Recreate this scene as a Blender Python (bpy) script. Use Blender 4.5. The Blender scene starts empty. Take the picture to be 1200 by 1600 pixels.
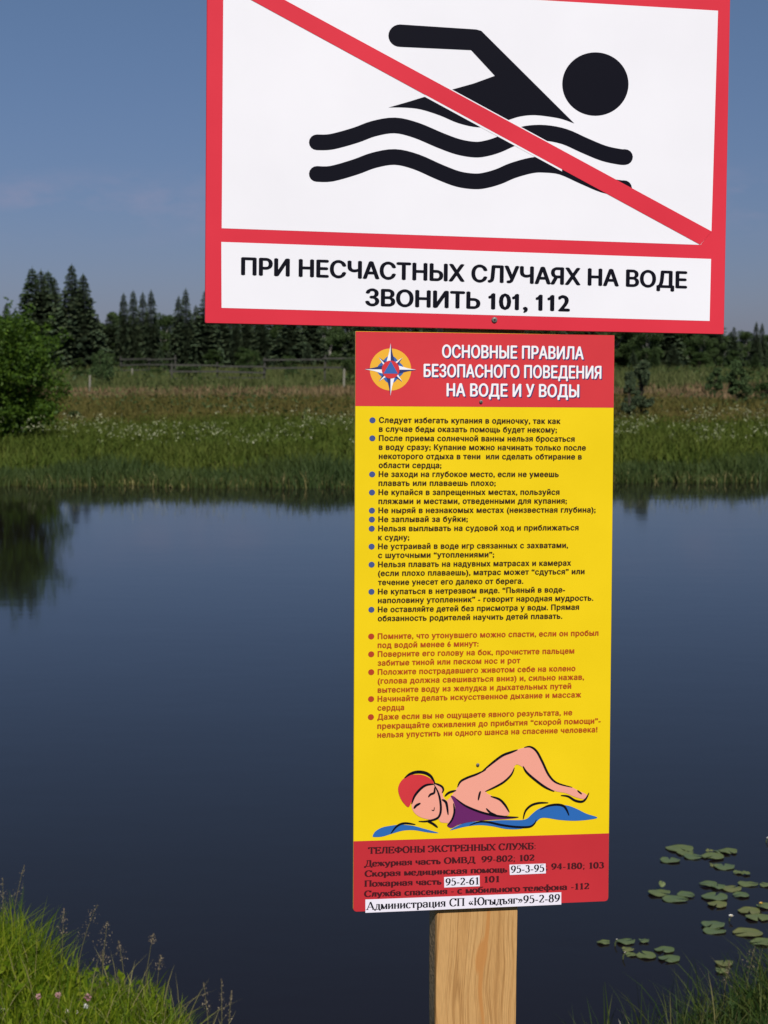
import bpy, bmesh, math, random
import numpy as np
from mathutils import Vector, Matrix, Euler

# ------------------------------------------------------------------ camera, light, exposure
S = bpy.context.scene
COL = S.collection
F = 2700.0            # focal length in pixels of the 1200 x 1600 photograph
HOR = 578.0           # row of the horizon
EYE = 2.0             # eye height above the pond
PITCH = math.atan((800 - HOR) / F)
cam = bpy.data.cameras.new('camera')
cam.sensor_fit = 'VERTICAL'; cam.sensor_height = 24; cam.lens = 24 * F / 1600
cam.clip_start = 0.05; cam.clip_end = 6000
cam.dof.use_dof = True; cam.dof.focus_distance = 1.99; cam.dof.aperture_fstop = 15
camo = bpy.data.objects.new('camera', cam); COL.objects.link(camo)
camo.location = (0, 0, EYE); camo.rotation_euler = (math.pi / 2 - PITCH, 0, 0)
S.camera = camo

SUN_EL, SUN_AZ = math.radians(46), math.radians(16)      # azimuth: to the right of straight behind the camera
sd = Vector((math.sin(SUN_AZ) * math.cos(SUN_EL), -math.cos(SUN_AZ) * math.cos(SUN_EL), math.sin(SUN_EL)))
sun = bpy.data.lights.new('sun', 'SUN'); sun.energy = 4.6; sun.angle = math.radians(0.53); sun.color = (1, .955, .89)
so = bpy.data.objects.new('sun', sun); COL.objects.link(so); so.rotation_euler = sd.to_track_quat('Z', 'Y').to_euler()

W = bpy.data.worlds.new('World'); S.world = W; W.use_nodes = True
nt = W.node_tree; bg = nt.nodes['Background']
sky = nt.nodes.new('ShaderNodeTexSky'); sky.sky_type = 'NISHITA'; sky.sun_disc = False
sky.sun_elevation = SUN_EL; sky.sun_rotation = math.atan2(sd.x, sd.y)
sky.air_density = 1.0; sky.dust_density = 0.6; sky.ozone_density = 2.0; sky.altitude = 100
tc = nt.nodes.new('ShaderNodeTexCoord')
mp = nt.nodes.new('ShaderNodeMapping'); mp.inputs['Scale'].default_value = (1, 1, 2.4); mp.inputs['Location'].default_value = (10.96, 5.68, 0)
nz = nt.nodes.new('ShaderNodeTexNoise'); nz.inputs['Scale'].default_value = 13; nz.inputs['Detail'].default_value = 5; nz.inputs['Roughness'].default_value = .55
rp = nt.nodes.new('ShaderNodeValToRGB'); rp.color_ramp.elements[0].position = .50; rp.color_ramp.elements[1].position = .72
nt.links.new(tc.outputs['Generated'], mp.inputs[0]); nt.links.new(mp.outputs[0], nz.inputs['Vector']); nt.links.new(nz.outputs['Fac'], rp.inputs[0])
sx = nt.nodes.new('ShaderNodeSeparateXYZ'); nt.links.new(tc.outputs['Generated'], sx.inputs[0])
r2 = nt.nodes.new('ShaderNodeValToRGB')          # thin clouds only low in the sky, all round
for k, (p, v) in enumerate([(0.0, 0), (.068, 0), (.095, 1), (.118, 0.0)]):
    e = r2.color_ramp.elements[k] if k < 2 else r2.color_ramp.elements.new(p)
    e.position = p; e.color = (v, v, v, 1)
nt.links.new(sx.outputs[2], r2.inputs[0])
mul = nt.nodes.new('ShaderNodeMath'); mul.operation = 'MULTIPLY'; nt.links.new(rp.outputs[0], mul.inputs[0]); nt.links.new(r2.outputs[0], mul.inputs[1])
m3 = nt.nodes.new('ShaderNodeMath'); m3.operation = 'MULTIPLY'; m3.inputs[1].default_value = .62; nt.links.new(mul.outputs[0], m3.inputs[0])
tint = nt.nodes.new('ShaderNodeMix'); tint.data_type = 'RGBA'; tint.blend_type = 'MULTIPLY'; tint.inputs[0].default_value = 1
r4 = nt.nodes.new('ShaderNodeValToRGB')          # a drier, less milky horizon than the model's
for k, (p, c) in enumerate([(0.0, (.53, .55, .90)), (.10, (.60, .655, .93)), (.30, (.82, .90, 1.0)), (1.0, (.8, .86, 1.0))]):
    e = r4.color_ramp.elements[k] if k < 2 else r4.color_ramp.elements.new(p)
    e.position = p; e.color = (*c, 1)
nt.links.new(sx.outputs[2], r4.inputs[0])
nt.links.new(sky.outputs[0], tint.inputs[6]); nt.links.new(r4.outputs[0], tint.inputs[7])
cm = nt.nodes.new('ShaderNodeMix'); cm.data_type = 'RGBA'; nt.links.new(m3.outputs[0], cm.inputs[0]); nt.links.new(tint.outputs[2], cm.inputs[6]); cm.inputs[7].default_value = (5.4, 5.2, 7.4, 1)
nt.links.new(cm.outputs[2], bg.inputs['Color'])
bg.inputs['Strength'].default_value = 0.056
S.view_settings.view_transform = 'Standard'; S.view_settings.look = 'None'
S.view_settings.exposure = 0.0; S.view_settings.gamma = 1; S.view_settings.use_curve_mapping = False
S.render.engine = 'CYCLES'
S.cycles.max_bounces = 6; S.cycles.diffuse_bounces = 2; S.cycles.glossy_bounces = 3; S.cycles.transparent_max_bounces = 4
S.cycles.transmission_bounces = 3; S.cycles.caustics_reflective = False; S.cycles.caustics_refractive = False

# ------------------------------------------------------------------ helpers
rng = np.random.default_rng(11); random.seed(11)
def D_at(y, z=0.0): return (EYE - z) * F / (y - HOR)          # distance of a point of height z seen at row y (far field)
def ray(px, py):
    c, s = math.cos(PITCH), math.sin(PITCH)
    u, v = (px - 600) / F, (800 - py) / F
    return Vector((u, c + v * s, -s + v * c))
def at_depth(px, py, Y):
    r = ray(px, py); return Vector((0, 0, EYE)) + r * (Y / r.y)
def at_z(px, py, z=0.0):
    r = ray(px, py); return Vector((0, 0, EYE)) + r * ((z - EYE) / r.z)

def link(name, data, parent=None, kind=None):
    o = bpy.data.objects.new(name, data); COL.objects.link(o)
    if parent is not None: o.parent = parent
    if kind: o['kind'] = kind
    return o
def tag(o, label, cat, group=None):
    o['label'] = label; o['category'] = cat
    if group: o['group'] = group
    return o
def thing(name, label, cat, loc=(0, 0, 0), rot=(0, 0, 0), group=None):
    o = link(name, None); o.location = loc; o.rotation_euler = rot
    o.empty_display_size = .1
    return tag(o, label, cat, group)
def mesh(name, V, Fc, mat, smooth=False):
    me = bpy.data.meshes.new(name); me.from_pydata([tuple(v) for v in V], [], Fc); me.update()
    if mat: me.materials.append(mat)
    if smooth: me.polygons.foreach_set('use_smooth', [True] * len(me.polygons))
    return me
def np_mesh(name, V, T, mat, sizes=None, smooth=False):
    """V (n,3); T flat loop indices; sizes loops per face."""
    me = bpy.data.meshes.new(name)
    T = np.asarray(T, dtype=np.int32).ravel()
    if sizes is None: sizes = np.full(len(T) // 3, 3, dtype=np.int32)
    me.vertices.add(len(V)); me.vertices.foreach_set('co', np.asarray(V, dtype=np.float32).ravel())
    me.loops.add(len(T)); me.loops.foreach_set('vertex_index', T)
    st = np.concatenate([[0], np.cumsum(sizes)[:-1]]).astype(np.int32)
    me.polygons.add(len(sizes)); me.polygons.foreach_set('loop_start', st)
    if smooth: me.polygons.foreach_set('use_smooth', np.ones(len(sizes), dtype=bool))
    me.update(calc_edges=True); me.validate()
    if mat: me.materials.append(mat)
    return me

def N(t, ty, **kw):
    n = t.nodes.new(ty)
    for k, v in kw.items(): setattr(n, k, v)
    return n
def mat(name, col, rough=.5, spec=.5, vary=None, scale=5, bump=0, bscale=40, island=None, trans=0, coat=0, detail=4, stretch=None):
    m = bpy.data.materials.new(name); m.use_nodes = True; t = m.node_tree; b = t.nodes['Principled BSDF']
    b.inputs['Roughness'].default_value = rough; b.inputs['Specular IOR Level'].default_value = spec
    b.inputs['Coat Weight'].default_value = coat; b.inputs['Coat Roughness'].default_value = .12
    b.inputs['Base Color'].default_value = (*col, 1)
    out = None
    co = N(t, 'ShaderNodeTexCoord'); vec = co.outputs['Object']
    if stretch:
        ma = N(t, 'ShaderNodeMapping'); ma.inputs['Scale'].default_value = stretch; t.links.new(vec, ma.inputs[0]); vec = ma.outputs[0]
    if vary:
        n = N(t, 'ShaderNodeTexNoise'); n.inputs['Scale'].default_value = scale; n.inputs['Detail'].default_value = detail
        t.links.new(vec, n.inputs['Vector'])
        r = N(t, 'ShaderNodeValToRGB'); r.color_ramp.elements[0].position = .35; r.color_ramp.elements[1].position = .65
        r.color_ramp.elements[0].color = (*col, 1); r.color_ramp.elements[1].color = (*vary, 1)
        t.links.new(n.outputs['Fac'], r.inputs[0]); out = r.outputs[0]
    if island:
        g = N(t, 'ShaderNodeNewGeometry'); r = N(t, 'ShaderNodeValToRGB')
        els = [col] + list(island)
        for k, c in enumerate(els):
            p = k / (len(els) - 1)
            e = r.color_ramp.elements[k] if k < 2 else r.color_ramp.elements.new(p)
            e.position = p; e.color = (*c, 1)
        t.links.new(g.outputs['Random Per Island'], r.inputs[0])
        if out is not None:
            mx = N(t, 'ShaderNodeMix', data_type='RGBA'); mx.inputs[0].default_value = .5
            t.links.new(out, mx.inputs[6]); t.links.new(r.outputs[0], mx.inputs[7]); out = mx.outputs[2]
        else: out = r.outputs[0]
    if out is not None: t.links.new(out, b.inputs['Base Color'])
    if bump:
        n = N(t, 'ShaderNodeTexNoise'); n.inputs['Scale'].default_value = bscale; n.inputs['Detail'].default_value = 5
        t.links.new(vec, n.inputs['Vector']); bp = N(t, 'ShaderNodeBump'); bp.inputs['Strength'].default_value = bump; bp.inputs['Distance'].default_value = .01
        t.links.new(n.outputs['Fac'], bp.inputs['Height']); t.links.new(bp.outputs[0], b.inputs['Normal'])
    if trans:
        tr = N(t, 'ShaderNodeBsdfTranslucent'); mxs = N(t, 'ShaderNodeMixShader'); mxs.inputs[0].default_value = trans
        if out is not None: t.links.new(out, tr.inputs[0])
        else: tr.inputs[0].default_value = (*col, 1)
        t.links.new(b.outputs[0], mxs.inputs[1]); t.links.new(tr.outputs[0], mxs.inputs[2])
        t.links.new(mxs.outputs[0], t.nodes['Material Output'].inputs[0])
    return m

# ------------------------------------------------------------------ materials
M = {}
def lib():
    P = dict(rough=.5, spec=.13)
    M['red'] = mat('red_film', (.62, .028, .050), vary=(.68, .034, .058), scale=6, **P)
    M['red2'] = mat('red_print', (.56, .036, .046), vary=(.62, .042, .052), scale=7, **P)
    M['red3'] = mat('phone_panel_red', (.47, .026, .036), vary=(.52, .03, .04), scale=7, **P)
    M['white'] = mat('white_film', (.79, .78, .83), vary=(.83, .82, .87), scale=5, **P)
    M['yellow'] = mat('yellow_print', (.78, .555, .006), vary=(.83, .59, .008), scale=9, **P)
    M['black'] = mat('black_film', (.0045, .0045, .010), rough=.55, spec=.06)
    M['ink'] = mat('brown_black_ink', (.045, .022, .010), rough=.5, spec=.12)
    M['red_ink'] = mat('red_ink', (.42, .07, .012), rough=.5, spec=.12)
    M['maroon'] = mat('faded_maroon_ink', (.060, .010, .014), rough=.5, spec=.12)
    M['paper'] = mat('paper', (.78, .74, .84), rough=.7, spec=.2)
    M['blue'] = mat('blue_print', (.045, .13, .40), **P)
    M['wave'] = mat('wave_blue_print', (.025, .13, .42), **P)
    M['bullet'] = mat('bullet_blue', (.055, .085, .25), **P)
    M['bullet_red'] = mat('bullet_red', (.42, .05, .02), **P)
    M['orange'] = mat('orange_print', (.80, .42, .04), **P)
    M['navy'] = mat('navy_print', (.03, .04, .14), **P)
    M['skin'] = mat('pink_print', (.80, .34, .26), **P)
    M['purple'] = mat('purple_print', (.13, .018, .12), **P)
    M['hwhite'] = mat('heading_white', (.84, .82, .86), **P)
    M['edge'] = mat('plate_edge', (.55, .53, .55), rough=.5)
    M['steel'] = mat('screw_steel', (.16, .15, .14), rough=.35, spec=.6)
    M['bark'] = mat('spruce_bark', (.085, .065, .05), vary=(.05, .04, .03), scale=3, rough=.9, spec=.1)
    M['birch'] = mat('birch_bark', (.42, .40, .36), vary=(.12, .11, .1), scale=3, rough=.8, spec=.1)
    M['needles'] = mat('spruce_needles', (.044, .068, .038), rough=.7, spec=.1, island=[(.052, .078, .042), (.060, .084, .042), (.074, .092, .046)])
    M['needles2'] = mat('young_needles', (.040, .070, .026), rough=.7, spec=.1, island=[(.048, .080, .030), (.068, .10, .036)])
    M['leaf'] = mat('birch_leaves', (.055, .088, .028), rough=.6, spec=.15, island=[(.04, .068, .022), (.075, .11, .036)], trans=.25)
    M['willow'] = mat('willow_leaves', (.060, .115, .012), rough=.55, spec=.2, island=[(.040, .085, .012), (.11, .19, .018)], trans=.4)
    M['shrub'] = mat('shrub_leaves', (.040, .070, .016), rough=.6, spec=.2, island=[(.026, .05, .014), (.06, .09, .022)], trans=.2)
    M['oldwood'] = mat('weathered_wood', (.045, .044, .038), vary=(.070, .068, .060), scale=6, rough=.85, spec=.15)
    M['palewood'] = mat('pale_weathered_wood', (.20, .19, .155), rough=.9, spec=.1)
    M['grass'] = mat('bank_grass', (.125, .20, .008), rough=.55, spec=.15, island=[(.08, .145, .008), (.19, .26, .012), (.27, .31, .024)], trans=.5)
    M['grassd'] = mat('dark_sedge', (.035, .065, .014), rough=.55, spec=.12, island=[(.02, .045, .010), (.055, .085, .014), (.09, .10, .025)], trans=.3)
    M['straw'] = mat('grass_stalk', (.20, .18, .07), rough=.6, spec=.2, trans=.2)
    M['seed'] = mat('grass_seed_head', (.24, .19, .13), rough=.7, spec=.1, island=[(.32, .26, .17), (.19, .14, .10)], trans=.3)
    M['sedge'] = mat('sedge', (.052, .086, .026), rough=.6, spec=.15, vary=(.076, .10, .022), scale=.6, island=[(.038, .066, .022), (.08, .11, .03)], trans=.3)
    M['meadow_g'] = mat('meadow_green', (.066, .098, .014), rough=.7, spec=.1, vary=(.095, .115, .020), scale=.4, island=[(.045, .072, .012), (.115, .135, .024)], trans=.25)
    M['meadow_b'] = mat('meadow_brown', (.120, .098, .028), rough=.7, spec=.1, vary=(.080, .085, .020), scale=.16, island=[(.075, .078, .018), (.165, .125, .045)], trans=.2)
    M['meadow_r'] = mat('meadow_russet', (.20, .13, .072), rough=.7, spec=.1, vary=(.12, .11, .045), scale=.1, island=[(.14, .105, .05), (.27, .18, .11)], trans=.2)
    M['meadow_p'] = mat('meadow_pale', (.105, .115, .038), rough=.7, spec=.1, vary=(.050, .075, .022), scale=.12, island=[(.06, .08, .024), (.17, .165, .07)], trans=.2)
    M['blossom'] = mat('white_blossom', (.34, .36, .20), rough=.7, spec=.1, island=[(.20, .24, .10), (.55, .55, .38)], trans=.2)
    M['pad'] = mat('lily_pad', (.092, .120, .045), rough=.5, spec=.2, vary=(.115, .142, .054), scale=16, trans=.0)
    M['pad_y'] = mat('yellowing_lily_pad', (.105, .125, .040), rough=.5, spec=.2, vary=(.14, .145, .055), scale=22)
    M['pad_d'] = mat('dark_lily_pad', (.075, .108, .045), rough=.45, spec=.25, vary=(.095, .128, .052), scale=18)
    M['petalw'] = mat('white_petal', (.82, .82, .78), rough=.5, trans=.2)
    M['petaly'] = mat('yellow_petal', (.78, .50, .03), rough=.4, trans=.1)
    M['clover'] = mat('clover_pink', (.50, .22, .26), rough=.7, island=[(.6, .38, .36), (.42, .16, .22)], trans=.2)
    M['cream'] = mat('clover_white', (.6, .56, .44), rough=.7)
    M['stem'] = mat('green_stem', (.08, .10, .03), rough=.6)
lib()

# post wood: long grain, resin streak
def wood_mat():
    m = bpy.data.materials.new('sawn_pine'); m.use_nodes = True; t = m.node_tree; b = t.nodes['Principled BSDF']; L = t.links
    b.inputs['Roughness'].default_value = .65; b.inputs['Specular IOR Level'].default_value = .2
    co = N(t, 'ShaderNodeTexCoord')
    # warp the x coordinate slowly along z so that grain lines wander
    nw = N(t, 'ShaderNodeTexNoise'); nw.inputs['Scale'].default_value = 1.0; nw.inputs['Detail'].default_value = 1
    mw = N(t, 'ShaderNodeMapping'); mw.inputs['Scale'].default_value = (14, 14, 7); L.new(co.outputs['Object'], mw.inputs[0]); L.new(mw.outputs[0], nw.inputs['Vector'])
    sp = N(t, 'ShaderNodeSeparateXYZ'); L.new(co.outputs['Object'], sp.inputs[0])
    ad = N(t, 'ShaderNodeMath', operation='MULTIPLY_ADD'); ad.inputs[1].default_value = .030; L.new(nw.outputs['Fac'], ad.inputs[0]); L.new(sp.outputs[0], ad.inputs[2])
    cb = N(t, 'ShaderNodeCombineXYZ'); L.new(ad.outputs[0], cb.inputs[0])
    zs = N(t, 'ShaderNodeMath', operation='MULTIPLY'); zs.inputs[1].default_value = .02; L.new(sp.outputs[2], zs.inputs[0]); L.new(zs.outputs[0], cb.inputs[2])
    g = N(t, 'ShaderNodeTexNoise'); g.inputs['Scale'].default_value = 70; g.inputs['Detail'].default_value = 3; L.new(cb.outputs[0], g.inputs['Vector'])
    gr = N(t, 'ShaderNodeValToRGB'); e = gr.color_ramp.elements
    e[0].position = .30; e[0].color = (.33, .165, .054, 1); e[1].position = .40; e[1].color = (.48, .262, .095, 1)
    
    for p_, c_ in ((.455, (.50, .28, .105, 1)), (.475, (.36, .185, .062, 1)), (.50, (.52, .295, .112, 1)), (.56, (.53, .305, .118, 1)), (.575, (.42, .225, .08, 1)), (.60, (.53, .305, .118, 1))): k = e.new(p_); k.color = c_
    k = e.new(.7); k.color = (.54, .315, .125, 1); k = e.new(.8); k.color = (.56, .335, .145, 1)
    L.new(g.outputs['Fac'], gr.inputs[0])
    f = N(t, 'ShaderNodeTexNoise'); f.inputs['Scale'].default_value = 1; f.inputs['Detail'].default_value = 4
    mf = N(t, 'ShaderNodeMapping'); mf.inputs['Scale'].default_value = (900, 900, 60); L.new(co.outputs['Object'], mf.inputs[0]); L.new(mf.outputs[0], f.inputs['Vector'])
    fr = N(t, 'ShaderNodeMapRange'); fr.inputs[1].default_value = .3; fr.inputs[2].default_value = .7; fr.inputs[3].default_value = .86; fr.inputs[4].default_value = 1.1; L.new(f.outputs['Fac'], fr.inputs[0])
    mx = N(t, 'ShaderNodeMix', data_type='RGBA', blend_type='MULTIPLY'); mx.inputs[0].default_value = 1; L.new(gr.outputs[0], mx.inputs[6]); L.new(fr.outputs[0], mx.inputs[7])
    # resin streak, an orange lens with tails along the grain
    def ell(cx, cz, rx, rz):
        a = N(t, 'ShaderNodeMath', operation='SUBTRACT'); a.inputs[1].default_value = cx; L.new(ad.outputs[0], a.inputs[0])
        a2 = N(t, 'ShaderNodeMath', operation='DIVIDE'); a2.inputs[1].default_value = rx; L.new(a.outputs[0], a2.inputs[0])
        c = N(t, 'ShaderNodeMath', operation='SUBTRACT'); c.inputs[1].default_value = cz; L.new(sp.outputs[2], c.inputs[0])
        c2 = N(t, 'ShaderNodeMath', operation='DIVIDE'); c2.inputs[1].default_value = rz; L.new(c.outputs[0], c2.inputs[0])
        p = N(t, 'ShaderNodeMath', operation='MULTIPLY'); L.new(a2.outputs[0], p.inputs[0]); L.new(a2.outputs[0], p.inputs[1])
        q = N(t, 'ShaderNodeMath', operation='MULTIPLY_ADD'); L.new(c2.outputs[0], q.inputs[0]); L.new(c2.outputs[0], q.inputs[1]); L.new(p.outputs[0], q.inputs[2])
        r = N(t, 'ShaderNodeMapRange'); r.inputs[1].default_value = .55; r.inputs[2].default_value = 1.25; r.inputs[3].default_value = 1; r.inputs[4].default_value = 0; L.new(q.outputs[0], r.inputs[0])
        return r.outputs[0]
    s1 = ell(WX, WZ, .0062, .022); s2 = ell(WX + .002, WZ + .0, .0026, .095)
    mm = N(t, 'ShaderNodeMath', operation='MAXIMUM'); L.new(s1, mm.inputs[0]); L.new(s2, mm.inputs[1])
    ms = N(t, 'ShaderNodeMath', operation='MULTIPLY'); ms.inputs[1].default_value = .8; L.new(mm.outputs[0], ms.inputs[0])
    m2 = N(t, 'ShaderNodeMix', data_type='RGBA'); L.new(ms.outputs[0], m2.inputs[0]); L.new(mx.outputs[2], m2.inputs[6]); m2.inputs[7].default_value = (.46, .20, .055, 1)
    L.new(m2.outputs[2], b.inputs['Base Color'])
    bp = N(t, 'ShaderNodeBump'); bp.inputs['Strength'].default_value = .35; bp.inputs['Distance'].default_value = .0008; L.new(f.outputs['Fac'], bp.inputs['Height']); L.new(bp.outputs[0], b.inputs['Normal'])
    return m

# ------------------------------------------------------------------ ground and water
def shore_near(x):
    w = .05 * np.sin(x * 7.1) + .04 * np.sin(x * 15.7 + 1)
    l = np.clip(-.40 - x, 0, 3); r = np.clip(x - .66, 0, 3)
    return 4.78 + 1.10 * l / (1 + .12 * l) + .80 * r / (1 + .1 * r) + w * .7 - .35 * np.exp(-((x - .15) / .45) ** 2)
def shore_far(x):
    return 29.6 + 1.6 / (1 + np.exp(-(x - 2) / 1.5)) + .30 * np.sin(x * .9) + .20 * np.sin(x * 2.7 + 1) + .14 * np.sin(x * 6.1 + 2)
def ground_z(x, y):
    x = np.asarray(x, float); y = np.asarray(y, float)
    dn = shore_near(x) - y; df = y - shore_far(x)
    zn = np.where(dn > 0, .05 * (1 - np.exp(-dn * 8)) + .135 * dn, 0)
    zf = .10 * (1 - np.exp(-np.clip(df, 0, None) * 3)) + .042 * np.clip(df, 0, 8) + .0148 * np.clip(df - 8, 0, 100)
    zf = np.where(df > 0, zf + .05 * np.sin(x * .35 + y * .2) * np.clip(df / 10, 0, 1), 0)
    bed = -np.minimum(.9, .35 * np.minimum(np.clip(-dn, 0, None), np.clip(-df, 0, None))) - .02
    return np.where(dn > 0, zn, np.where(df > 0, zf, bed))
def gz(x, y): return float(ground_z(x, y))

def sgrid(parts):
    a = []
    for s, e, n in parts: a += list(np.linspace(s, e, n, endpoint=False))
    return np.array(a + [parts[-1][1]])
xs = sgrid([(-3000, -300, 8), (-300, -60, 16), (-60, -14, 24), (-14, -4, 20), (-4, 4, 80), (4, 14, 20), (14, 60, 24), (60, 300, 16), (300, 3000, 8)])
ys = sgrid([(-300, -20, 8), (-20, 2, 10), (2, 4, 8), (4, 7, 40), (7, 28, 10), (28, 34, 36), (34, 60, 30), (60, 160, 30), (160, 600, 12), (600, 5000, 8)])
X, Y = np.meshgrid(xs, ys); Z = ground_z(X, Y)
V = np.stack([X, Y, Z], -1).reshape(-1, 3); nx, ny = len(xs), len(ys)
i, j = np.meshgrid(np.arange(nx - 1), np.arange(ny - 1)); a = (j * nx + i).ravel()
Q = np.stack([a, a + 1, a + 1 + nx, a + nx], -1)
def ground_mat():
    m = bpy.data.materials.new('meadow_soil'); m.use_nodes = True; t = m.node_tree; b = t.nodes['Principled BSDF']; L = t.links
    b.inputs['Roughness'].default_value = .95; b.inputs['Specular IOR Level'].default_value = .05
    co = N(t, 'ShaderNodeTexCoord'); sp = N(t, 'ShaderNodeSeparateXYZ'); L.new(co.outputs['Object'], sp.inputs[0])
    ma = N(t, 'ShaderNodeMapping'); ma.inputs['Scale'].default_value = (.05, .12, .1); L.new(co.outputs['Object'], ma.inputs[0])
    n = N(t, 'ShaderNodeTexNoise'); n.inputs['Scale'].default_value = 1; n.inputs['Detail'].default_value = 6; L.new(ma.outputs[0], n.inputs['Vector'])
    ad = N(t, 'ShaderNodeMath', operation='MULTIPLY_ADD'); ad.inputs[1].default_value = 26; L.new(n.outputs['Fac'], ad.inputs[0]); L.new(sp.outputs[1], ad.inputs[2])
    mr = N(t, 'ShaderNodeMapRange'); mr.inputs[1].default_value = 13; mr.inputs[2].default_value = 153; L.new(ad.outputs[0], mr.inputs[0])
    r = N(t, 'ShaderNodeValToRGB'); e = r.color_ramp.elements
    e[0].position = 0; e[0].color = (.035, .040, .014, 1); e[1].position = 1; e[1].color = (.04, .055, .02, 1)
    for p, c in [(.14, (.035, .045, .014)), (.22, (.06, .062, .018)), (.31, (.080, .068, .022)), (.40, (.12, .085, .04)), (.45, (.11, .10, .045)), (.53, (.07, .08, .03)), (.7, (.06, .07, .025))]:
        k = e.new(p); k.color = (*c, 1)
    L.new(mr.outputs[0], r.inputs[0])
    n2 = N(t, 'ShaderNodeTexNoise'); n2.inputs['Scale'].default_value = 5; n2.inputs['Detail'].default_value = 8; L.new(co.outputs['Object'], n2.inputs['Vector'])
    m2 = N(t, 'ShaderNodeMapRange'); m2.inputs[1].default_value = .3; m2.inputs[2].default_value = .7; m2.inputs[3].default_value = .6; m2.inputs[4].default_value = 1.3; L.new(n2.outputs['Fac'], m2.inputs[0])
    mx = N(t, 'ShaderNodeMix', data_type='RGBA', blend_type='MULTIPLY'); mx.inputs[0].default_value = 1; L.new(r.outputs[0], mx.inputs[6]); L.new(m2.outputs[0], mx.inputs[7]); L.new(mx.outputs[2], b.inputs['Base Color'])
    bp = N(t, 'ShaderNodeBump'); bp.inputs['Strength'].default_value = .8; bp.inputs['Distance'].default_value = .1; L.new(n2.outputs['Fac'], bp.inputs['Height']); L.new(bp.outputs[0], b.inputs['Normal'])
    return m
gnd = link('ground', np_mesh('ground', V, Q, ground_mat(), np.full(len(Q), 4), True), kind='structure')

def water_mat():
    m = bpy.data.materials.new('pond_water'); m.use_nodes = True; t = m.node_tree; b = t.nodes['Principled BSDF']; L = t.links
    b.inputs['Base Color'].default_value = (.0085, .0060, .0066, 1); b.inputs['Roughness'].default_value = .055; b.inputs['IOR'].default_value = 1.225
    co = N(t, 'ShaderNodeTexCoord'); ma = N(t, 'ShaderNodeMapping'); ma.inputs['Scale'].default_value = (1.0, 1.9, 1); L.new(co.outputs['Object'], ma.inputs[0])
    n = N(t, 'ShaderNodeTexNoise'); n.inputs['Scale'].default_value = 3.2; n.inputs['Detail'].default_value = 2; L.new(ma.outputs[0], n.inputs['Vector'])
    n1 = N(t, 'ShaderNodeTexNoise'); n1.inputs['Scale'].default_value = .5; n1.inputs['Detail'].default_value = 2; L.new(ma.outputs[0], n1.inputs['Vector'])
    ad = N(t, 'ShaderNodeMath', operation='MULTIPLY_ADD'); ad.inputs[1].default_value = 3; L.new(n1.outputs['Fac'], ad.inputs[0]); L.new(n.outputs['Fac'], ad.inputs[2])
    bp = N(t, 'ShaderNodeBump'); bp.inputs['Strength'].default_value = .5; bp.inputs['Distance'].default_value = .0009; L.new(ad.outputs[0], bp.inputs['Height']); L.new(bp.outputs[0], b.inputs['Normal'])
    return m
wv = []
link('pond_water', mesh('pond_water', [(-400, 2.5, 0), (400, 2.5, 0), (400, 36, 0), (-400, 36, 0)], [(0, 1, 2, 3)], water_mat()), kind='structure')

# ------------------------------------------------------------------ board planes (fitted poses)
class Board:
    def __init__(s, origin, rot, y0=0.0):
        s.M = Euler(rot, 'XYZ').to_matrix().to_4x4()
        s.M = Matrix.Rotation(rot[2], 4, 'Z') @ Matrix.Rotation(rot[0], 4, 'X') @ Matrix.Rotation(rot[1], 4, 'Y')
        s.M.translation = Vector(origin) + Vector((0, 0, EYE))
        s.inv = s.M.inverted()
    def uv(s, px, py):
        o = s.inv @ Vector((0, 0, EYE)); d = s.inv.to_3x3() @ ray(px, py)
        k = -o.y / d.y; p = o + d * k
        return Vector((p.x, p.z))
LAY = .00012
def poly(name, board, pts, layer, m, parent, px=True):
    P = [board.uv(*p) if px else Vector(p) for p in pts]
    y = -layer * LAY
    a = sum(P[k].x * P[(k + 1) % len(P)].y - P[(k + 1) % len(P)].x * P[k].y for k in range(len(P)))
    if a < 0: P = P[::-1]
    me = mesh(name, [(p.x, y, p.y) for p in P], [tuple(range(len(P)))], m)
    return link(name, me, parent)
def catmull(P, n=6, closed=False):
    P = [Vector(p) for p in P]; out = []; L = len(P)
    for i in range(L if closed else L - 1):
        g = (lambda k: P[k % L]) if closed else (lambda k: P[max(0, min(L - 1, k))])
        p0, p1, p2, p3 = g(i - 1), g(i), g(i + 1), g(i + 2)
        for k in range(n):
            t = k / n
            out.append(.5 * ((2 * p1) + (p2 - p0) * t + (2 * p0 - 5 * p1 + 4 * p2 - p3) * t * t + (3 * p1 - p0 - 3 * p2 + p3) * t ** 3))
    if not closed: out.append(P[-1])
    return out
def ribbon(P, w, ends='round', taper=0):
    """outline polygon of a stroke through P; w = full width; taper 0..1 thins the ends"""
    P = [Vector(p) for p in P]; n = len(P); Lf, Rt = [], []
    for k in range(n):
        d = (P[min(n - 1, k + 1)] - P[max(0, k - 1)]).normalized(); nn = Vector((-d.y, d.x))
        t = k / (n - 1); ww = w / 2 * (1 - taper * (abs(2 * t - 1) ** 3))
        Lf.append(P[k] + nn * ww); Rt.append(P[k] - nn * ww)
    def cap(c, fr, sgn):
        v = fr - c; o = []
        for a in range(1, 8):
            an = -math.pi * a / 8; cs, sn = math.cos(an), math.sin(an)
            o.append(c + Vector((v.x * cs - v.y * sn, v.x * sn + v.y * cs)))
        return o
    if ends == 'round':
        return Lf + cap(P[-1], Lf[-1], 1) + Rt[::-1] + cap(P[0], Rt[0], 1)
    return Lf + Rt[::-1]

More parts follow.
